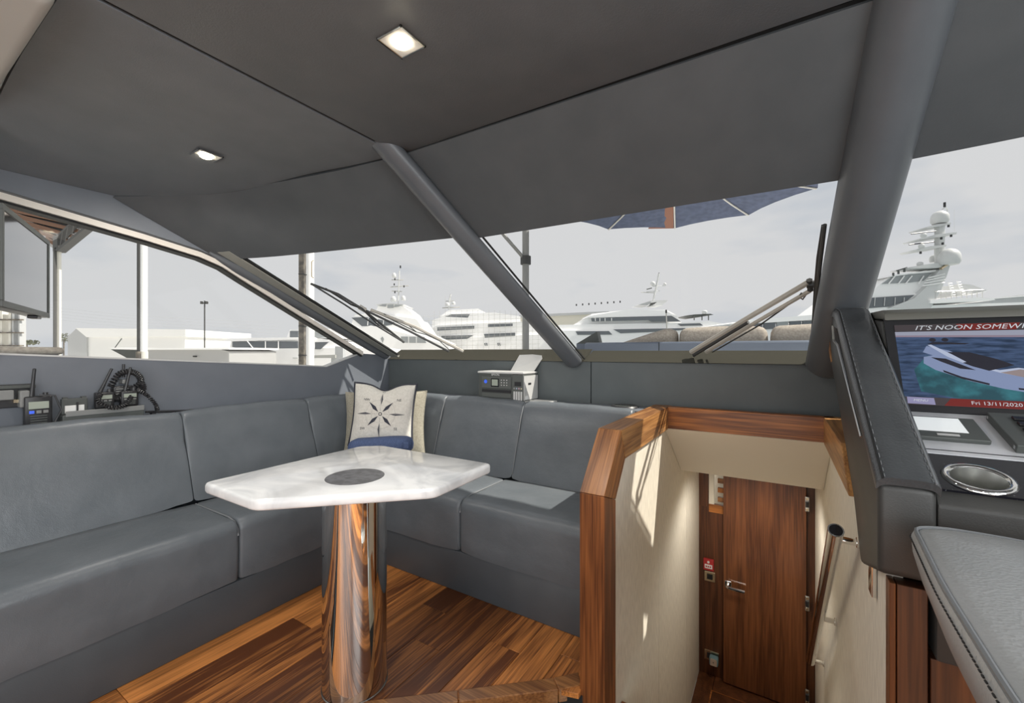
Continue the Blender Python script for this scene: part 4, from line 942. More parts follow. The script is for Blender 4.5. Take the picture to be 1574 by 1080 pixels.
# the yacht picture, laid out in the photograph's screen fractions: x 0..1 over the screen, y up
Xs = lambda u: u * .477        # visible part spans about three quarters of the screen
flat('wake_picture', SM['wake'], [(Xs(.12), .42), (Xs(.25), .60), (Xs(.6), .40), (Xs(1.0), .20), (Xs(1.3), .13), (Xs(1.3), .09), (Xs(.45), .09), (Xs(.15), .16)])
flat('hull_picture', SM['hull'], [(Xs(.21), .50), (Xs(.30), .42), (Xs(.55), .30), (Xs(.80), .22), (Xs(1.05), .17), (Xs(1.30), .20), (Xs(1.33), .34), (Xs(1.0), .38), (Xs(.80), .42), (Xs(.60), .52), (Xs(.50), .62), (Xs(.44), .66), (Xs(.26), .72), (Xs(.22), .64), (Xs(.30), .60), (Xs(.22), .58)])
flat('deck_picture', SM['hull2'], [(Xs(.60), .48), (Xs(.80), .40), (Xs(1.05), .33), (Xs(1.3), .335), (Xs(1.2), .42), (Xs(.94), .46), (Xs(.80), .43)])
flat('windscreen_picture', SM['dark'], [(Xs(.42), .64), (Xs(.50), .53), (Xs(.60), .47), (Xs(.72), .42), (Xs(.92), .49), (Xs(.80), .56), (Xs(.60), .64)])
flat('side_picture', SM['dark'], [(Xs(.28), .575), (Xs(.40), .56), (Xs(.62), .425), (Xs(.5), .44), (Xs(.36), .52)])
flat('port_picture', SM['dark'], [(Xs(.36), .42), (Xs(.50), .345), (Xs(.70), .275), (Xs(.695), .255), (Xs(.50), .32), (Xs(.365), .395)])
flat('port_picture', SM['dark'], [(Xs(.90), .235), (Xs(1.05), .215), (Xs(1.05), .195), (Xs(.90), .215)])
flat('hardtop_picture', SM['dark'], [(Xs(.27), .74), (Xs(.32), .77), (Xs(.62), .75), (Xs(.58), .735)])
flat('arch_picture', SM['hull2'], [(Xs(.27), .73), (Xs(.30), .735), (Xs(.46), .61), (Xs(.56), .52), (Xs(.53), .51), (Xs(.42), .58)])
for u in (.32, .425): flat('dome_picture', SM['dark'], [(Xs(u) + .014 * math.cos(a * math.pi / 5), .795 + .025 * math.sin(a * math.pi / 5)) for a in range(10)])
flat('sunpad_picture', SM['tan'], [(Xs(.80), .40), (Xs(.95), .44), (Xs(1.12), .41), (Xs(.98), .345)])
flat('title_bar', SM['bar'], [(0, .91), (1, .91), (1, 1), (0, 1)]); flat('title_glow', SM['red'], [(.27, .913), (.48, .913), (.50, .997), (.26, .997)])
flat('status_bar', SM['bar'], [(0, 0), (1, 0), (1, .09), (0, .09)]); flat('status_glow', SM['red'], [(.15, .003), (1, .003), (1, .087), (.18, .087)])
flat('menu_button', SM['btn'], [(.010, .012), (.118, .008), (.116, .084), (.010, .088)])
def scr_text(s, size, u, v, m, align='LEFT', shear=0.):
    LAY[0] += 1; h = .0124 + LAY[0] * .00012
    part('screen_text', text_bm(s, size, lambda a, b: scr(lerp(DX0, DX1, u) + a * 1.08, lerp(DV0, DV1, v) + b / SH, h), align=align, shear=shear), m, ms)
scr_text("IT'S NOON SOMEWHERE", .0225, .085, .95, SM['text'], shear=.35); scr_text('MENU', .010, .062, .05, SM['text'], 'CENTER', .2); scr_text('Fri 13/11/2020 10:33', .0145, .25, .045, SM['text'])
part('hood', prism(bmesh.new(), yz([(1.745, 1.296), (1.752, 1.318), (1.79, 1.332), (2.0, 1.340), (2.0, 1.318), (1.80, 1.303)], .275), (1.2, 0, 0), .004), M['hood'], hc, True, 40)
# ================================================================== HELM SEAT
hs = thing('helm_chair', (.55, .75, LOW), 'grey leather helm seat cushion in the near right corner', 'seat')
out2 = [(.212, 1.115), (.26, 1.138), (.36, 1.135), (.47, 1.095), (.60, 1.03), (.80, .92), (.95, .80), (1.0, .55), (1.0, .25), (.20, .25), (.185, .60), (.192, .85)]
pl = rounded_poly([V(x, y, 0) for x, y in out2], .05, 3)
def ring(scale, z): 
    c = V(.58, .66, 0); return [V(c.x + (p.x - c.x) * scale, c.y + (p.y - c.y) * scale, z) for p in pl]
def loft(rings):
    bm = bmesh.new(); vr = [[bm.verts.new(p) for p in r_] for r_ in rings]; n = len(vr[0])
    for a, b in zip(vr, vr[1:]):
        for k in range(n): bm.faces.new((a[k], a[(k + 1) % n], b[(k + 1) % n], b[k]))
    bm.faces.new(vr[0][::-1]); bm.faces.new(vr[-1]); bmesh.ops.recalc_face_normals(bm, faces=bm.faces[:]); return bm
ZS = .862
part('cushion_side', loft([ring(.90, ZS - .115), ring(.965, ZS - .09), ring(.995, ZS - .04), ring(1.0, ZS - .012), ring(.992, ZS - .003)]), M['seat'], hs, True, 60)
part('cushion_top', loft([ring(.985, ZS - .008), ring(.975, ZS + .001), ring(.93, ZS + .008), ring(.7, ZS + .016), ring(.35, ZS + .012)]), M['seat'], hs, True, 60)
part('piping', tube(bmesh.new(), ring(.984, ZS + .001) + ring(.984, ZS + .001)[:1], .0035, 6), M['piping'], hs, True)
stb = bmesh.new(); rr = ring(1.003, ZS - .013)
for i in range(len(rr)):
    a, b = rr[i], rr[(i + 1) % len(rr)]; n_ = max(1, int((b - a).length / .009))
    for k in range(n_): tube(stb, [lerp(a, b, (k + .15) / n_), lerp(a, b, (k + .7) / n_)], .0013, 4)
part('stitching', stb, M['darkgap'], hs)['kind'] = 'stuff'
part('pedestal', lathe(bmesh.new(), [(.22, LOW), (.22, LOW + .03), (.08, LOW + .06), (.08, ZS - .12), (0, ZS - .12)], V(.6, .62, 0), 32), M['steel'], hs, True)
part('seat_pan', loft([ring(.80, ZS - .15), ring(.86, ZS - .115)]), M['black'], hs)
# ================================================================== EXTERIOR
struct('floor.003', box(-400, 400, -400, 400, -3.2, -3.0), M['water'])
struct('floor.004', prism(bmesh.new(), xy([(-90, -60), (-7, -60), (-7, 5), (-26, 40), (-26, 75), (-90, 75)], -3.1), (0, 0, 2.2)), M['quay'])
def ep(px, py, d): return at(px, py, d)
def ext(name, d, pts, thick, m, parent, smooth=False, label=None):
    return part(name, prism(bmesh.new(), [ep(x, y, d) for x, y in pts], FW * thick), m, parent, smooth, label=label)
def rect(x0, y0, x1, y1): return [(x0, y0), (x1, y0), (x1, y1), (x0, y1)]
def edome(name, d, px, py, rp_, m, parent, tall=1.0):
    r_ = rp_ * d / F; n = 8
    prof = [(r_ * math.cos(a * math.pi / 2 / n), r_ * tall * math.sin(a * math.pi / 2 / n)) for a in range(n + 1)]
    prof[-1] = (0, prof[-1][1]); prof = [(0, -r_ * .8), (r_ * .82, -r_ * .8), (r_, -r_ * .5)] + prof
    return part(name, lathe(bmesh.new(), prof, ep(px, py, d) , 16), m, parent, True, 50)
def etube(name, d, pts, rp_, m, parent, seg=6): return part(name, tube(bmesh.new(), [ep(x, y, d) for x, y in pts], rp_ * d / F, seg), m, parent)
# --- the big yacht on the right
D = 45
y1 = thing('motor_yacht', ep(1450, 560, D), 'large white motor yacht at the right whose tall mast carries domes and radars', 'yacht')
ext('hull', D + .6, [(1270, 492), (1330, 476), (1400, 470), (1640, 462), (1640, 600), (1270, 600)], 9, M['gel'], y1)
ext('deck_house', D, [(1290, 480), (1332, 449), (1406, 450), (1420, 458), (1394, 472), (1430, 475), (1340, 480)], 7, M['gel'], y1)
ext('window', D - .1, [(1318, 474), (1332, 458), (1406, 453), (1394, 462), (1367, 471), (1329, 474)], .2, M['far_glass'], y1)
for x in (1345, 1360, 1376, 1390): etube('window_bar', D - .15, [(x, 457), (x - 1, 470)], .6, M['gel_s'], y1, 4)
ext('wheel_house', D + .3, [(1336, 452), (1352, 437), (1370, 425), (1438, 415), (1425, 440), (1406, 452)], 6, M['gel'], y1)
ext('window', D + .2, [(1356, 436), (1371, 425.5), (1436, 416.5), (1420, 431), (1400, 434)], .2, M['far_glass_l'], y1)
for x0, x1 in ((1376, 1366), (1390, 1381), (1402, 1392), (1420, 1412)): etube('window_bar', D + .1, [(x0, 424), (x1, 436)], 1.0, M['gel'], y1, 4)
ext('brow', D, [(1364, 426), (1372, 422.5), (1440, 414), (1446, 417), (1400, 421)], 6, M['gel'], y1)
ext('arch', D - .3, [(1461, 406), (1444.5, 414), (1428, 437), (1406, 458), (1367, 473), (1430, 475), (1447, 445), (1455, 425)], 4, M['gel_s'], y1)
for k in range(4): etube('louvre', D - .4, [(1418 + k * 3, 439 - k * 4), (1452, 434 - k * 4.5)], .9, M['gel'], y1, 4)
ext('wing_deck', D - .5, [(1430, 461), (1500, 457), (1527, 458), (1530, 461), (1430, 466)], 6, M['gel'], y1)
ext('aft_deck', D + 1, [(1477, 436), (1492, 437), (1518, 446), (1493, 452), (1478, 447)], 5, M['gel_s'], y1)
ext('aft_deck', D + 1, [(1480, 444), (1520, 447), (1500, 452)], 5, M['gel'], y1)
for k, (a, b) in enumerate((((1458, 434), (1464, 455)), ((1471, 432), (1479, 454)))):
    sl_ = etube('stair_side', D - .2, [a, b], .8, M['gel'], y1, 4)
    for j in range(6): t = (j + .5) / 6; x = a[0] + (b[0] - a[0]) * t; y = a[1] + (b[1] - a[1]) * t; part('stair_step', tube(bmesh.new(), [ep(x, y, D - .2), ep(x + 5, y - .5, D - .2)], .04, 4), M['gel_s'], sl_)
for x in range(1438, 1512, 8): etube('rail_post', D - .3, [(x, 447), (x, 459)], .45, M['steel'], y1, 4)
etube('rail', D - .3, [(1436, 448), (1512, 445)], .5, M['steel'], y1, 4)
etube('mast', D, [(1444, 412), (1444, 380), (1444.5, 345)], 6, M['gel_s'], y1, 10)
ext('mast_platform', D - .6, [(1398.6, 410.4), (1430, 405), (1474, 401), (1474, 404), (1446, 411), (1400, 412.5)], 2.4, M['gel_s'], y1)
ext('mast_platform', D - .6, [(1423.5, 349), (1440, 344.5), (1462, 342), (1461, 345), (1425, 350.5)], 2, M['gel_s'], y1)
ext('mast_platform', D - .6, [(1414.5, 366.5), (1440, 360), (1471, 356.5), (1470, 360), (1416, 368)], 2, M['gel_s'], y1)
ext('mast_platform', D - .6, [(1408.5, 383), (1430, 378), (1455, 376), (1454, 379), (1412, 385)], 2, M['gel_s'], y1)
edome('radar_dome', D, 1444.5, 335, 11, M['gel_s'], y1, 1.0); edome('radar_dome', D - .8, 1459, 396, 13.5, M['gel_s'], y1, 1.05); edome('radar_dome', D + .8, 1436, 398, 6, M['gel_s'], y1, 1.1)
for (a, b) in (((1400.5, 359.5), (1438.5, 355)), ((1397, 376), (1436, 371.5))):
    etube('radar_bar', D - .8, [a, b], .9, M['black'], y1, 4); edome('radar_foot', D - .8, (a[0] + b[0]) / 2, a[1] + 1.5, 4, M['gel_s'], y1, .6)
etube('antenna', D, [(1456, 344), (1456, 322), (1453, 318), (1448, 322)], .8, M['gel_s'], y1); etube('mast_light', D, [(1452, 318), (1452, 311)], 1.6, M['black'], y1)
etube('antenna', D, [(1467, 355), (1467, 322)], .25, M['gel_s'], y1, 4)
for x, y in ((1447, 366), (1449, 374), (1415, 388), (1458, 347), (1462, 362)): etube('mast_lamp', D - 1, [(x, y - 1.5), (x, y + 2)], 1.5, M['black'], y1)
for x, y in ((1373, 419), (1381, 416), (1390, 413)): etube('deck_gear', D, [(x, y), (x, y + 5)], 1.4, M['mgrey'], y1); 
etube('deck_gear', D, [(1378, 416), (1394, 411)], .8, M['mgrey'], y1)
edome('small_dome', D, 1414, 405, 4, M['gel_s'], y1, .7)
etube('life_raft', D - .6, [(1446, 413), (1458, 405)], 2.2, M['brass'], y1)
wh0 = thing('warehouse', ep(1560, 540, 60), 'long grey warehouse roof behind the large yacht at the right edge', 'warehouse')
ext('roof', 60, [(1522, 458), (1600, 450), (1640, 450), (1640, 590), (1522, 590)], 10, M['shed_s'], wh0); ext('gutter', 59.8, [(1522, 458), (1640, 449), (1640, 450.5), (1522, 459.5)], .3, M['gel'], wh0)
# --- centre yacht
D = 55
y2 = thing('motor_yacht', ep(1000, 560, D), 'low white motor yacht behind the tan sunpads with long dark window bands', 'yacht')
ext('hull', D, [(860, 508), (1125, 503), (1140, 520), (1130, 560), (860, 560)], 9, M['gel'], y2)
ext('deck_house', D + .4, [(860, 499), (1043, 496), (1090, 493), (1125, 500), (1112, 509), (860, 510)], 8, M['gel'], y2)
ext('upper_house', D + .8, [(904, 488), (910, 482), (965, 476), (1025, 476), (1040, 484), (1048, 496), (880, 500)], 7, M['gel'], y2)
ext('roof', D + .2, [(902, 488), (908, 485), (966, 475.5), (1022, 476.5), (1038, 485)], 8, M['gel'], y2)
ext('window', D + .1, [(909, 489), (997, 486), (1032, 485), (1047, 494), (1002, 494), (997, 491.7), (910, 493.8)], .2, M['far_glass'], y2)
ext('window', D - .1, [(885, 509), (936, 508.5), (941, 514), (888, 514.5)], .2, M['far_glass'], y2)
ext('window', D - .1, [(943, 506), (1053, 504), (1058, 506.5), (1002, 510), (954, 512)], .2, M['far_glass'], y2)
ext('window', D + .2, [(1042.6, 497.6), (1076, 496.4), (1080.7, 500), (1047, 500.7)], .2, M['far_glass'], y2)
ext('window', D - .1, [(1078, 503.5), (1110, 502.5), (1113, 505), (1080, 506)], .2, M['far_glass_l'], y2)
for x in (915, 922, 930, 940): etube('window_bar', D, [(x, 488.5), (x, 493.5)], .5, M['gel'], y2, 4)
ext('radar_arch', D + 2, [(980, 468.5), (999, 462), (1027, 461), (1018, 469), (1004, 469), (1010, 464), (1000, 465), (997, 469.5)], 3, M['gel_s'], y2)
ext('arch_window', D + 1.9, [(982, 468.5), (999, 463.5), (1001, 464.5), (995, 469)], .2, M['far_glass_l'], y2)
etube('mast', D + 3, [(1004, 462), (1009, 440), (1013, 420)], 1.6, M['gel_s'], y2); etube('antenna', D + 3, [(1012, 430), (1013, 419)], .9, M['mgrey'], y2)
etube('spreader', D + 3, [(993, 448.5), (1014, 447)], .7, M['gel_s'], y2, 4); etube('spreader', D + 3, [(985, 449), (1006, 450)], .5, M['scaf'], y2, 4); etube('spreader', D + 3, [(1003, 440), (1022, 439)], .6, M['gel_s'], y2, 4)
edome('radar_dome', D + 3, 1003.5, 436, 4, M['gel_s'], y2); edome('radar_dome', D + 3, 1022, 437, 2.6, M['gel_s'], y2)
etube('radar_bar', D + 2.5, [(994, 444.5), (1002, 442.5)], .8, M['mgrey'], y2, 4)
ext('hardtop', D + 1, [(1056, 484.5), (1068, 483), (1092, 482), (1097, 483.5), (1072, 487)], 4, M['mgrey'], y2)
for x in (1067, 1079, 1089): etube('hardtop_post', D + 1, [(x, 484), (x, 492)], .8, M['mgrey'], y2, 4)
edome('small_dome', D + 1, 1083, 479, 4, M['gel_s'], y2, .6)
etube('flag_staff', D - 3, [(1024, 477), (1025, 508)], .9, M['scaf'], y2, 4); etube('staff_lamp', D - 3, [(1024, 476), (1024, 481)], 1.3, M['black'], y2)
wh = thing('warehouse', ep(910, 540, 90), 'cream warehouse with a shallow roof between the mullion and the centre yacht', 'warehouse')
ext('wall', 90, [(800, 487), (935, 481), (935, 570), (800, 570)], 25, M['ware'], wh); ext('roof_edge', 89.7, [(798, 484), (936, 478), (936, 481.5), (798, 488)], 26, M['shed_s'], wh)
for i in range(8):
    x = 886 + i * 9.6; etube('roof_vent', 90, [(x, 467 - i * .7), (x, 470 - i * .7)], 1.0, M['black'], wh, 5)
# --- yacht wrapped in scaffolding
D = 60
y3 = thing('motor_yacht', ep(730, 560, D), 'white yacht under refit inside a scaffold, left of the slanting windscreen mullion', 'yacht')
ext('hull', D, [(640, 522), (830, 514), (850, 520), (850, 575), (640, 575)], 10, M['gel'], y3)
ext('deck_house', D + .5, [(655, 508), (672, 500), (800, 494), (845, 505), (845, 522), (655, 524)], 8, M['gel'], y3)
ext('deck_house', D + 1, [(664, 492), (690, 482), (760, 480), (800, 486), (800, 497), (664, 504)], 7, M['gel'], y3)
ext('top_house', D + 1.5, [(676, 486), (690, 476), (735, 474), (750, 482), (750, 488)], 6, M['gel'], y3)
for q in ([(684, 486), (694, 483), (722, 482.8), (719, 488), (686, 486.5)], [(672, 503), (729, 500.5), (729, 505), (672, 508)], [(750, 498), (788, 497), (788, 501), (750, 502.5)], [(678, 516), (728, 515), (718, 520.5), (680, 522)], [(744, 513), (792, 511), (792, 516), (745, 518.8)]):
    ext('window', D - .1, q, .2, M['far_glass'], y3)
for x in (745, 748, 765, 768): etube('port_light', D - .1, [(x, 527), (x + 1, 531)], .9, M['far_glass'], y3, 5)
etube('mast', D + 2, [(690, 476), (691, 460), (693, 452)], 1.2, M['gel_s'], y3); edome('radar_dome', D + 2, 688, 468, 3.5, M['gel_s'], y3); edome('radar_dome', D + 2, 697, 466, 3, M['gel_s'], y3)
etube('spreader', D + 2, [(680, 473), (707, 472)], .8, M['scaf'], y3, 4); etube('spreader', D + 2, [(685, 463), (698, 462)], .6, M['scaf'], y3, 4)
sc1 = thing('scaffold', ep(730, 560, D - 2), 'fine grey tube scaffold standing in front of the yacht under refit', 'scaffold')
for i in range(24):
    x = 634 + i * 8.4; top = 480 - 4 * math.sin((x - 634) / 60) if x > 660 else 486
    if 676 < x < 700: top = 455
    etube('upright', D - 2, [(x, top), (x, 560)], .22, M['scaf'], sc1, 4)
for i in range(10): y = 484 + i * 6.6; etube('ledger', D - 2, [(634 if i > 1 else 650, y + 2), (830, y - 2)], .18, M['scaf'], sc1, 4)
# --- yacht seen through the port windscreen pane
D = 50
y4 = thing('motor_yacht', ep(590, 560, D), 'white yacht with a pale mast in the port pane behind the crossed wiper', 'yacht')
ext('hull', D, [(540, 507), (570, 500), (640, 516), (690, 530), (690, 560), (520, 560), (520, 515)], 6.5, M['gel'], y4)
ext('deck_house', D + .5, [(536, 510), (545, 484), (573, 480), (640, 490), (655, 512), (690, 528), (560, 530)], 7, M['gel'], y4)
ext('window', D + .4, [(540, 488), (560, 487), (606, 495), (602, 499), (590, 501), (556, 501)], .2, M['far_glass'], y4)
for x in (566, 580, 590): etube('window_bar', D + .3, [(x, 488.5), (x - 1, 500)], .6, M['gel'], y4, 4)
ext('window', D - .1, [(616, 517), (652, 517.5), (655, 527), (618, 526.5)], .2, M['far_glass_l'], y4)
for x in (628, 640): etube('window_bar', D - .2, [(x, 517), (x, 527)], .5, M['gel'], y4, 4)
ext('wheel_house', D + 1, [(574, 484), (582, 469), (616, 468), (632, 480), (640, 492), (574, 492)], 5, M['gel'], y4)
ext('wheel_house_roof', D + .8, [(578, 467.5), (600, 465.5), (621, 467.5), (618, 470), (580, 470)], 5, M['gel_s'], y4)
for q in ([(582, 470), (588, 467.5), (594, 467.5), (592, 471)], [(596, 468), (605, 467.5), (604, 473), (595, 473)], [(607, 468), (618, 468.5), (612, 471), (606, 472)]): ext('window', D + .7, q, .2, M['far_glass_l'], y4)
ext('bow_window', D - .1, [(585, 520), (588, 517), (590, 521), (588, 527)], .15, M['far_glass_l'], y4)
etube('mast', D + 2, [(612, 467), (613, 440), (614, 416)], 1.0, M['gel_s'], y4); etube('mast_lamp', D + 2, [(615.5, 408), (615.5, 412)], 1.1, M['black'], y4)
for a, b in (((602, 430), (620, 430)), ((600, 441), (628, 439)), ((602, 447), (618, 448))): etube('spreader', D + 2, [a, b], .7, M['scaf'], y4, 4)
for x, y in ((607, 429), (607, 449), (606, 437), (621, 440)): etube('mast_lamp', D + 1.9, [(x, y - 1.5), (x, y + 1.5)], 1.0, M['black'], y4, 5)
edome('radar_dome', D + 2, 606, 424, 3.4, M['gel_s'], y4, 1.5); edome('radar_dome', D + 2, 605, 460, 4.5, M['gel_s'], y4, 1.1); edome('radar_dome', D + 2, 620, 459, 3.5, M['gel_s'], y4, 1.4)
# --- moored yacht through the side window
D = 26
y5 = thing('motor_yacht', ep(450, 570, D), 'low white yacht moored alongside, seen low in the port side window', 'yacht')
ext('hull', D, [(320, 538), (360, 536), (560, 534), (600, 540), (600, 580), (320, 580)], 6, M['gel'], y5)
ext('deck_house', D + .5, [(352, 538), (356, 521), (480, 519), (520, 524), (530, 538)], 5, M['gel'], y5)
ext('roof', D + .3, [(340, 523.5), (356, 519.5), (478, 518), (486, 521), (354, 524.5)], 5.4, M['gel'], y5)
ext('window', D + .4, [(357, 524.8), (457, 524.3), (457, 535.6), (369, 535.6), (357, 533)], .1, M['far_glass'], y5)
for x in (380, 408, 428): etube('window_bar', D + .3, [(x, 524), (x + (10 if x == 380 else 0), 536)], .7, M['gel'], y5, 4)
ext('flybridge', D + 1, [(440, 520), (446, 506), (512, 505), (540, 520)], 4, M['gel'], y5)
ext('window', D + .9, [(445.5, 508.5), (458, 508.5), (458, 518), (445.5, 518)], .1, M['far_glass'], y5); ext('window', D + .9, [(484, 508.5), (497, 508.5), (511, 518.6), (484, 518.6)], .1, M['far_glass_l'], y5)
ext('window', D - .1, [(484, 525.5), (505, 525.3), (492, 536.5), (484, 536.5)], .1, M['far_glass'], y5)
for q in (rect(348, 546.5, 377, 548.5), rect(395, 547, 420, 549), rect(450, 549, 458, 551)): ext('port_light', D - .1, q, .1, M['gel_s'], y5)
etube('hull_badge', D - .1, [(384, 547), (389, 547)], 1.1, M['black'], y5, 5)
# --- grey hull with a dark bow
D = 20
y6 = thing('motor_boat', ep(280, 570, D), 'pale grey motor boat with a dark pointed bow low in the port side window', 'boat')
ext('hull', D, [(172, 536), (226, 536), (330, 535), (352, 540), (352, 575), (210, 575), (196, 551)], 4, M['hullgrey'], y6)
ext('bow_flare', D - .1, [(168, 535.5), (214, 536), (214, 553), (197, 551)], .2, M['mgrey'], y6); ext('gunwale', D - .2, [(166, 534), (214, 535), (352, 534), (352, 537), (214, 537.5), (170, 536.5)], 4.2, M['gel'], y6)
etube('anchor_rail', D, [(176, 535), (187, 520)], .7, M['mgrey'], y6, 5); etube('hull_badge', D - .1, [(297, 547.5), (302, 547.5)], 1.2, M['black'], y6, 6)
# --- shed, trees, poles
shd = thing('white_shed', ep(200, 560, 48), 'long white boat shed with a grey gable end in the port side window', 'shed')
ext('side_wall', 48, [(120, 509), (285, 509), (283, 560), (120, 560)], 12, M['shed'], shd); ext('gable_end', 47.8, [(104, 560), (104, 517), (117, 505), (133, 517), (133, 560)], .3, M['shed_s'], shd); ext('roof', 47.7, [(116, 504), (285, 506), (285, 517), (133, 518)], 12, M['shed'], shd)
def tree(px, py, d, wpx, hpx, label, seed):
    random.seed(seed); base = ep(px, py, d); t = thing('tree', base, label, 'tree', None); s_ = d / F
    part('trunk', tube(bmesh.new(), [V(base.x, base.y, -.9), base + UP * hpx * s_ * .5], .08 * wpx * s_, 6), M['post'], t)
    bm = bmesh.new()
    for i in range(220):
        a, b, r_ = random.uniform(-1, 1), random.uniform(-1, 1), random.uniform(-1, 1)
        if a * a + b * b > 1: continue
        p = base + UP * hpx * s_ * .62 + RT * a * wpx * s_ * .5 + UP * b * hpx * s_ * .4 + FW * r_ * wpx * s_ * .4
        u = Vector((random.uniform(-1, 1), random.uniform(-1, 1), random.uniform(-1, 1))).normalized(); v = u.orthogonal().normalized(); q = wpx * s_ * .09
        poly(bm, [p - u * q, p + v * q * .6, p + u * q, p - v * q * .6])
    part('foliage', bm, M['leaf'], t)
tree(268, 528, 62, 26, 20, 'bushy tree behind the right end of the white shed', 1); tree(288, 536, 66, 16, 22, 'small tree by the lamp pole foot', 2)
tree(98, 530, 62, 12, 18, 'small tree left of the white shed', 3); tree(345, 535, 70, 14, 10, 'low bush right of the lamp pole', 5); tree(40, 532, 50, 24, 10, 'low palm bush under the television', 6)
lp = thing('lamp_pole', ep(314.5, 560, 40), 'tall thin lamp pole with twin heads beyond the port side window', 'lamp pole')
etube('pole', 40, [(314.5, 560), (314.5, 462)], .9, M['postdark'], lp); etube('cross_arm', 40, [(309, 466), (320, 465)], .8, M['postdark'], lp, 4)
for x in (310, 317.5): etube('lamp_head', 40, [(x, 463), (x, 467)], 2.0, M['postdark'], lp, 6)
etube('small_lamp', 40, [(231, 500), (231, 507)], 1.4, M['postdark'], lp) if False else None
# --- posts close to the hull
ps = thing('dock_post', ep(213, 640, 7), 'thin dark steel post standing up through the port side window', 'post')
part('post', tube(bmesh.new(), [ep(213, 700, 7), ep(213, 300, 7)], .022, 10), M['postdark'], ps); part('collar', tube(bmesh.new(), [ep(213, 540, 7), ep(213, 551, 7)], .035, 10), M['post'], ps)
ps = thing('dock_pillar', ep(222, 640, 7.6), 'pale round pillar just right of the thin dark steel post', 'pillar')
part('pillar', tube(bmesh.new(), [ep(221.5, 700, 7.6), ep(221.5, 300, 7.6)], .05, 14), M['gel'], ps, True, 60); part('pillar_band', tube(bmesh.new(), [ep(221.5, 540, 7.6), ep(221.5, 551, 7.6)], .058, 14), M['column'], ps)
ps = thing('dock_pile', ep(463, 640, 9), 'square weathered dock pile rising behind the port pillar', 'pile')
part('pile', prism(bmesh.new(), [ep(459, 700, 9), ep(467, 700, 9), ep(467, 330, 9), ep(459, 330, 9)], FW * .1), M['post'], ps)
for y in (420, 500, 545): part('pile_band', prism(bmesh.new(), [ep(458.6, y, 8.99), ep(467.4, y, 8.99), ep(467.4, y + 1.5, 8.99), ep(458.6, y + 1.5, 8.99)], FW * .12), M['postdark'], ps)
ps = thing('dock_pillar', ep(477, 640, 9.6), 'wide white pillar beside the weathered square pile', 'pillar')
part('pillar', tube(bmesh.new(), [ep(476, 700, 9.6), ep(476, 330, 9.6)], .095, 16), M['gel'], ps, True, 60)
part('ladder_hook', tube(bmesh.new(), [ep(482, 400, 9.45), ep(479, 402, 9.45), ep(479, 425, 9.45), ep(482, 427, 9.45)], .012, 6), M['brass'], ps)
dk = thing('dock_rail', ep(500, 600, 12), 'grey dock rail and short post beyond the low corner of the side window', 'rail')
ext('rail', 12, [(470, 556), (476, 546), (515, 545), (515, 550), (480, 550), (474, 557)], .15, M['scaf'], dk); ext('short_post', 12.1, [(515, 532), (527, 533), (527, 655), (515, 655)], .2, M['shed_s'], dk); ext('short_post', 12.1, [(509, 547), (515, 547), (515, 575), (509, 575)], .2, M['shed_s'], dk)
ps = thing('hangar_column', ep(87, 640, 16), 'pale hangar column right behind the television', 'column')
ext('shaft', 16, rect(83, 380, 91, 650), .08, M['column'], ps); ext('edge', 15.9, rect(81.5, 380, 83, 650), .1, M['truss'], ps)
hg = thing('hangar_roof', ep(80, 350, 16), 'brown beamed hangar roof above the television', 'roof')
for i in range(6):
    x0, y0 = -20 + i * 18, 302 + i * 12; x1, y1 = 142 - i * 10.5, 337 + i * 7.6
    ext('beam', 16.2 + i * .01, [(x0, y0), (x1, y1), (x1 - 4, y1 + 4.2), (x0, y0 + 7)], .4, M['rust'], hg)
    ext('lath', 16.6, [(x0, y0 + 7), (x1 - 4, y1 + 4.2), (x1 - 7, y1 + 7), (x0, y0 + 12)], .4, M['shed_s'], hg)
ext('edge_beam', 15.9, [(138, 341), (141, 343), (88, 386), (84, 384)], .3, M['truss'], hg); ext('edge_beam', 15.9, [(112, 338), (116, 337), (86, 366), (84, 364)], .3, M['truss'], hg); ext('gusset', 15.95, rect(81, 362, 88, 386), .3, M['truss'], hg)
for (a, b) in (((92, 380), (96, 356)), ((100, 373), (104, 349)), ((110, 365), (114, 340)), ((120, 357), (124, 342))): etube('lattice', 15.9, [a, b], .5, M['truss'], hg, 4)
rk = thing('storage_rack', ep(15, 640, 22), 'pale storage rack below the television at the left edge', 'rack')
for x0, x1 in ((-2, 3), (13, 16.5), (18, 21), (28, 30)): ext('upright', 22, rect(x0, 470, x1, 600), .3, M['column'] if x0 < 17 else M['shed_s'], rk)
for y in (490, 510, 530): ext('shelf_bar', 21.9, rect(-10, y, 30, y + 2), .2, M['post'], rk)
pw = thing('power_line', ep(150, 480, 70), 'faint parallel overhead wires across the port side window', 'wires')
for k in range(5): part('wire', tube(bmesh.new(), [ep(60, 470 + k * 4.5, 70), ep(140, 478.5 + k * 4.6, 70), ep(220, 486 + k * 4.7, 70), ep(430, 497 + k * 5, 70)], .018, 4), M['wire'], pw)
cpd = thing('deck_cushion', V(-2.98, .2, 1.17), 'tan padded cap lying outside along the side window sill', 'cushion')
part('pad', xf(cushion(.12, 1.0, .035, .016, .003, 14, .001, 3), Matrix.Translation((-2.92, .10, 1.203))), M['sunpad'], cpd, True, 70); part('base', box(-2.97, -2.87, -.35, .58, 1.17, 1.188), M['wiper'], cpd)
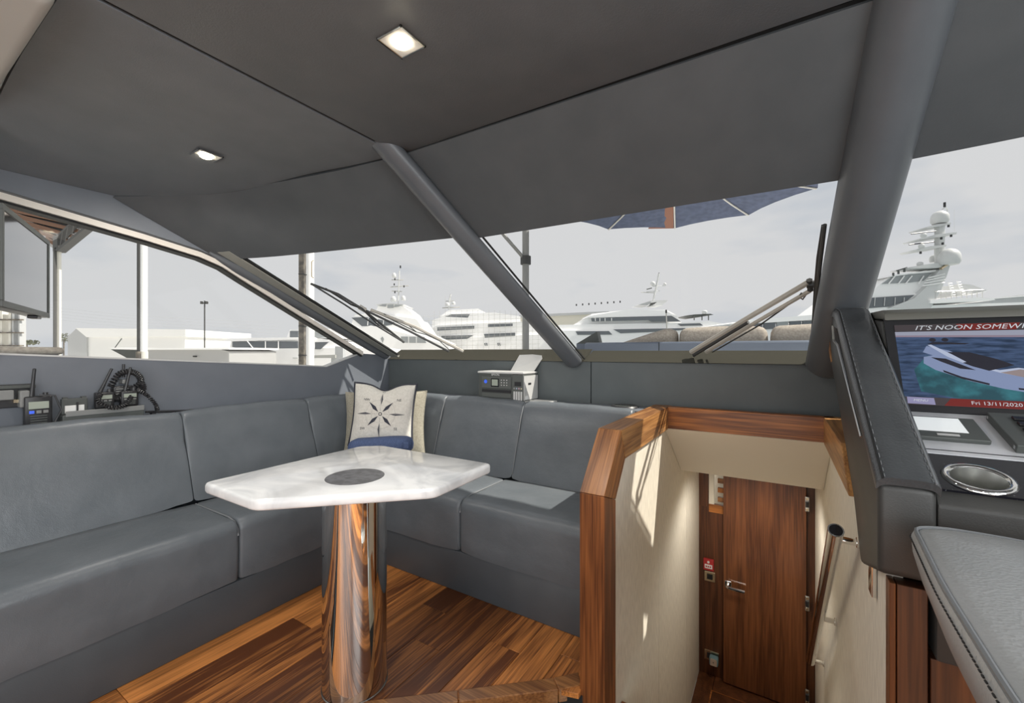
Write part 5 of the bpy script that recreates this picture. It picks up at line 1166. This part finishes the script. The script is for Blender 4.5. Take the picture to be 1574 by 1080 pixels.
# --- foredeck: navy coaming, sunpads
fd = struct('floor.005', prism(bmesh.new(), xy([(-2.9, 2.72), (1.9, 2.72), (1.5, 5.5), (-.45, 9.5), (-2.4, 5.5)], .80), (0, 0, .22)), M['gel'])
cm = thing('sunpad_coaming', V(-.6, 3.9, 1.02), 'blue grey coaming running across the foredeck behind the windscreen', 'coaming')
part('front', prism(bmesh.new(), yz([(3.86, 1.02), (3.88, 1.27), (3.90, 1.285), (4.0, 1.285), (4.0, 1.02)], -1.60), (2.3, 0, 0), .01), M['deckblue'], cm, True); part('joint', box(-.905, -.90, 3.872, 3.89, 1.03, 1.28), M['darkgap'], cm)
GP = 'tan sunpad headrests along the foredeck coaming'
def sunpad(x0, x1, label, taper=0):
    c = cushion(x1 - x0, .20, .38, .055, .012, 12, .003, x0); 
    if taper:
        for v in c.verts:
            t = (v.co.x / (x1 - x0) + .5); v.co.z *= lerp(taper, 1, min(1, t * 1.15)) 
            v.co.z -= (1 - lerp(taper, 1, min(1, t * 1.15))) * .17
    solo('sunpad', xf(c, Matrix.Translation(((x0 + x1) / 2, 4.125, 1.215))), M['sunpad'], label, 'sunpad', GP, True, 70)
sunpad(-1.42, -.80, 'tan sunpad headrest with a sloping end, leftmost behind the blue grey coaming', .55); sunpad(-.765, -.095, 'tan sunpad headrest behind the two bars of the folded wiper'); sunpad(-.06, .58, 'tan sunpad headrest at the right behind the upright wiper blade')
lf = thing('deck_lantern', V(-1.62, 4.1, 1.02), 'dark wedge shaped deck fitting at the left end of the tan sunpads', 'fitting')
part('fitting', prism(bmesh.new(), [V(-1.78, 4.1, 1.28), V(-1.56, 4.1, 1.40), V(-1.53, 4.1, 1.28)], (0, .08, 0)), M['mgrey'], lf); part('foot', box(-1.78, -1.53, 4.1, 4.18, 1.02, 1.28), M['deckblue'], lf)
# --- umbrella on the foredeck
ub = thing('cantilever_umbrella', V(-2.52, 4.45, 1.02), 'navy canvas cantilever umbrella spread over the foredeck', 'umbrella')
uc, ur, un = V(-1.02, 5.05, 3.0), 1.56, 10; ua = UP * .42
a0 = math.atan2(6.55 - 5.05, -1.30 + 1.02)
vt = [uc + V(math.cos(a0 + 2 * math.pi * k / un), math.sin(a0 + 2 * math.pi * k / un), 0) * ur for k in range(un)]
for k in range(un):
    a, b = vt[k], vt[(k + 1) % un]
    def pan(u, v, a=a, b=b):
        e = lerp(a, b, v); p = lerp(uc + ua, e, u); p = p - UP * .05 * math.sin(u * math.pi); m_ = lerp(a, b, .5) - uc
        return p - V(m_.x, m_.y, 0) * (.05 * u * 4 * v * (1 - v)) 
    part('canopy_panel', sheet(bmesh.new(), pan, 5, 4, .006, UP), M['umbrella'], ub, True, 60)
    if k == 9 or k == 0:
        pass
    part('rib', tube(bmesh.new(), [lerp(uc + ua, a, t) - UP * (.05 * math.sin(t * math.pi) + .012) for t in (0, .25, .5, .75, .99)], .011, 6), M['rib'], ub)
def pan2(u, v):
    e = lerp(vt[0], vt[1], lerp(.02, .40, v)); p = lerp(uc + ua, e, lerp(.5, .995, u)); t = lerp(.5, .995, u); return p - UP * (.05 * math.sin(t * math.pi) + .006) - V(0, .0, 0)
part('painted_reflection', sheet(bmesh.new(), pan2, 4, 3), M['umb_reflection'], ub, True, label='brown reflection painted on one canopy panel')  # reflection on the canopy, laid on as a brown sheet
mk = (808 - 787) / F
pm = ep(808, 540, 5.3); pm0 = V(pm.x, pm.y, 1.02); ptop = V(pm.x, pm.y, 3.75)
part('mast', tube(bmesh.new(), [pm0, ptop], .042, 14), M['umb_pole'], ub, True, 60)
part('arm', tube(bmesh.new(), [ptop, uc + ua + UP * .15, uc + ua], .035, 10), M['umb_pole'], ub, True, 60)
cz_ = HC + (540 - 400) / F * 5.3; cb = V(pm.x, pm.y, cz_)
part('collar', tube(bmesh.new(), [cb - UP * .05, cb + UP * .05], .065, 12), M['postdark'], ub)
part('strut', tube(bmesh.new(), [cb, ep(775, 362, 5.15), ep(755, 335, 5.1)], .022, 8), M['umb_pole'], ub)
part('base_plate', box(pm.x - .3, pm.x + .3, pm.y - .3, pm.y + .3, 1.02, 1.06, r=.01), M['postdark'], ub)
# --- wipers lying just outside the glass
def hit(px, py, p0, n, off):
    o = V(0, 0, HC); dv = FW + RT * ((px - 787) / F) + UP * ((540 - py) / F); return o + dv * (((p0 - o).dot(n) + off) / dv.dot(n))
g0, g1, g2 = shield_port(.1, .9), shield_port(.85, .9), shield_port(.5, .35)
gn = (g1 - g0).cross(g2 - g0).normalized(); gn = -gn if gn.y < 0 else gn
WP = lambda x, y, off=.05: hit(x, y, g0, gn, off)
w1_ = thing('windscreen_wiper', WP(705, 538), 'long pantograph wiper lying across the port windscreen pane', 'wiper')
def wt(name, pts, rad, m, t, fn): return part(name, tube(bmesh.new(), [fn(*p) for p in pts], rad, 6), m, t)
wt('arm', [(712, 540), (640, 503), (570, 476)], .011, M['wiper_l'], w1_, WP); wt('arm', [(690, 540), (628, 508), (556, 474)], .008, M['wiper'], w1_, WP)
wt('spring', [(640, 510), (600, 490), (572, 478)], .004, M['wiper'], w1_, WP); wt('washer_hose', [(706, 536), (690, 537), (676, 524), (655, 514), (640, 510), (628, 500), (606, 492), (590, 482)], .003, M['wiper'], w1_, WP)
wt('blade_carrier', [(478, 436), (520, 452), (556, 474), (590, 501), (621, 526)], .008, M['wiper'], w1_, lambda x, y: WP(x, y, .04)); wt('blade_rubber', [(478, 436), (530, 468), (575, 498), (621, 526)], .006, M['wiper'], w1_, lambda x, y: WP(x, y, .02))
wt('yoke', [(500, 443), (540, 468), (556, 474)], .006, M['wiper'], w1_, WP); wt('yoke', [(556, 474), (580, 498), (600, 510)], .006, M['wiper'], w1_, WP); wt('head', [(552, 471), (562, 477)], .018, M['wiper_l'], w1_, WP)
WC = lambda x, y, off=.06: hit(x, y, shield_c(.5, .9), V(0, .66, .75).normalized(), off)
w2_ = thing('windscreen_wiper', WC(1070, 538), 'double armed wiper on the centre pane with its blade standing upright', 'wiper')
wt('arm', [(1062, 541), (1150, 488), (1242, 434)], .013, M['wiper_l'], w2_, WC); wt('arm', [(1085, 541), (1160, 496), (1246, 446)], .010, M['wiper_l'], w2_, WC)
wt('arm_cover', [(1066, 543), (1110, 516), (1150, 492)], .010, M['wiper'], w2_, lambda x, y: WC(x, y + 3, .05)); wt('washer_hose', [(1095, 541), (1170, 498), (1226, 458), (1232, 450), (1238, 454), (1234, 460), (1228, 456)], .004, M['wiper'], w2_, WC)
wt('head', [(1240, 437), (1262, 436)], .016, M['wiper'], w2_, WC); wt('head', [(1244, 430), (1246, 446)], .012, M['wiper'], w2_, WC)
wt('blade_carrier', [(1266, 346), (1258, 396), (1254, 440), (1251, 490), (1248, 526)], .008, M['wiper'], w2_, lambda x, y: WC(x, y, .045)); wt('blade_rubber', [(1268, 345), (1262, 396), (1257, 440), (1253, 490), (1250, 526)], .007, M['wiper'], w2_, lambda x, y: WC(x, y, .02))
# --- boat at the right of the centre pane
D = 30
y7 = thing('cruiser', ep(1200, 560, D), 'white cruiser with a row of dark cabin windows behind the upright wiper', 'boat')
ext('hull', D, [(1118, 505), (1300, 500), (1300, 570), (1118, 570)], 5, M['gel'], y7); ext('roof', D - .2, [(1124, 497), (1160, 491), (1270, 482), (1300, 482), (1300, 488), (1128, 499)], 5, M['gel'], y7)
for i in range(7): x = 1134 + i * 20; ext('window', D - .1, [(x, 497 - i * .8), (x + 18, 496.2 - i * .8), (x + 18, 505), (x, 506)], .1, M['far_glass'] if i % 3 else M['far_glass_l'], y7)
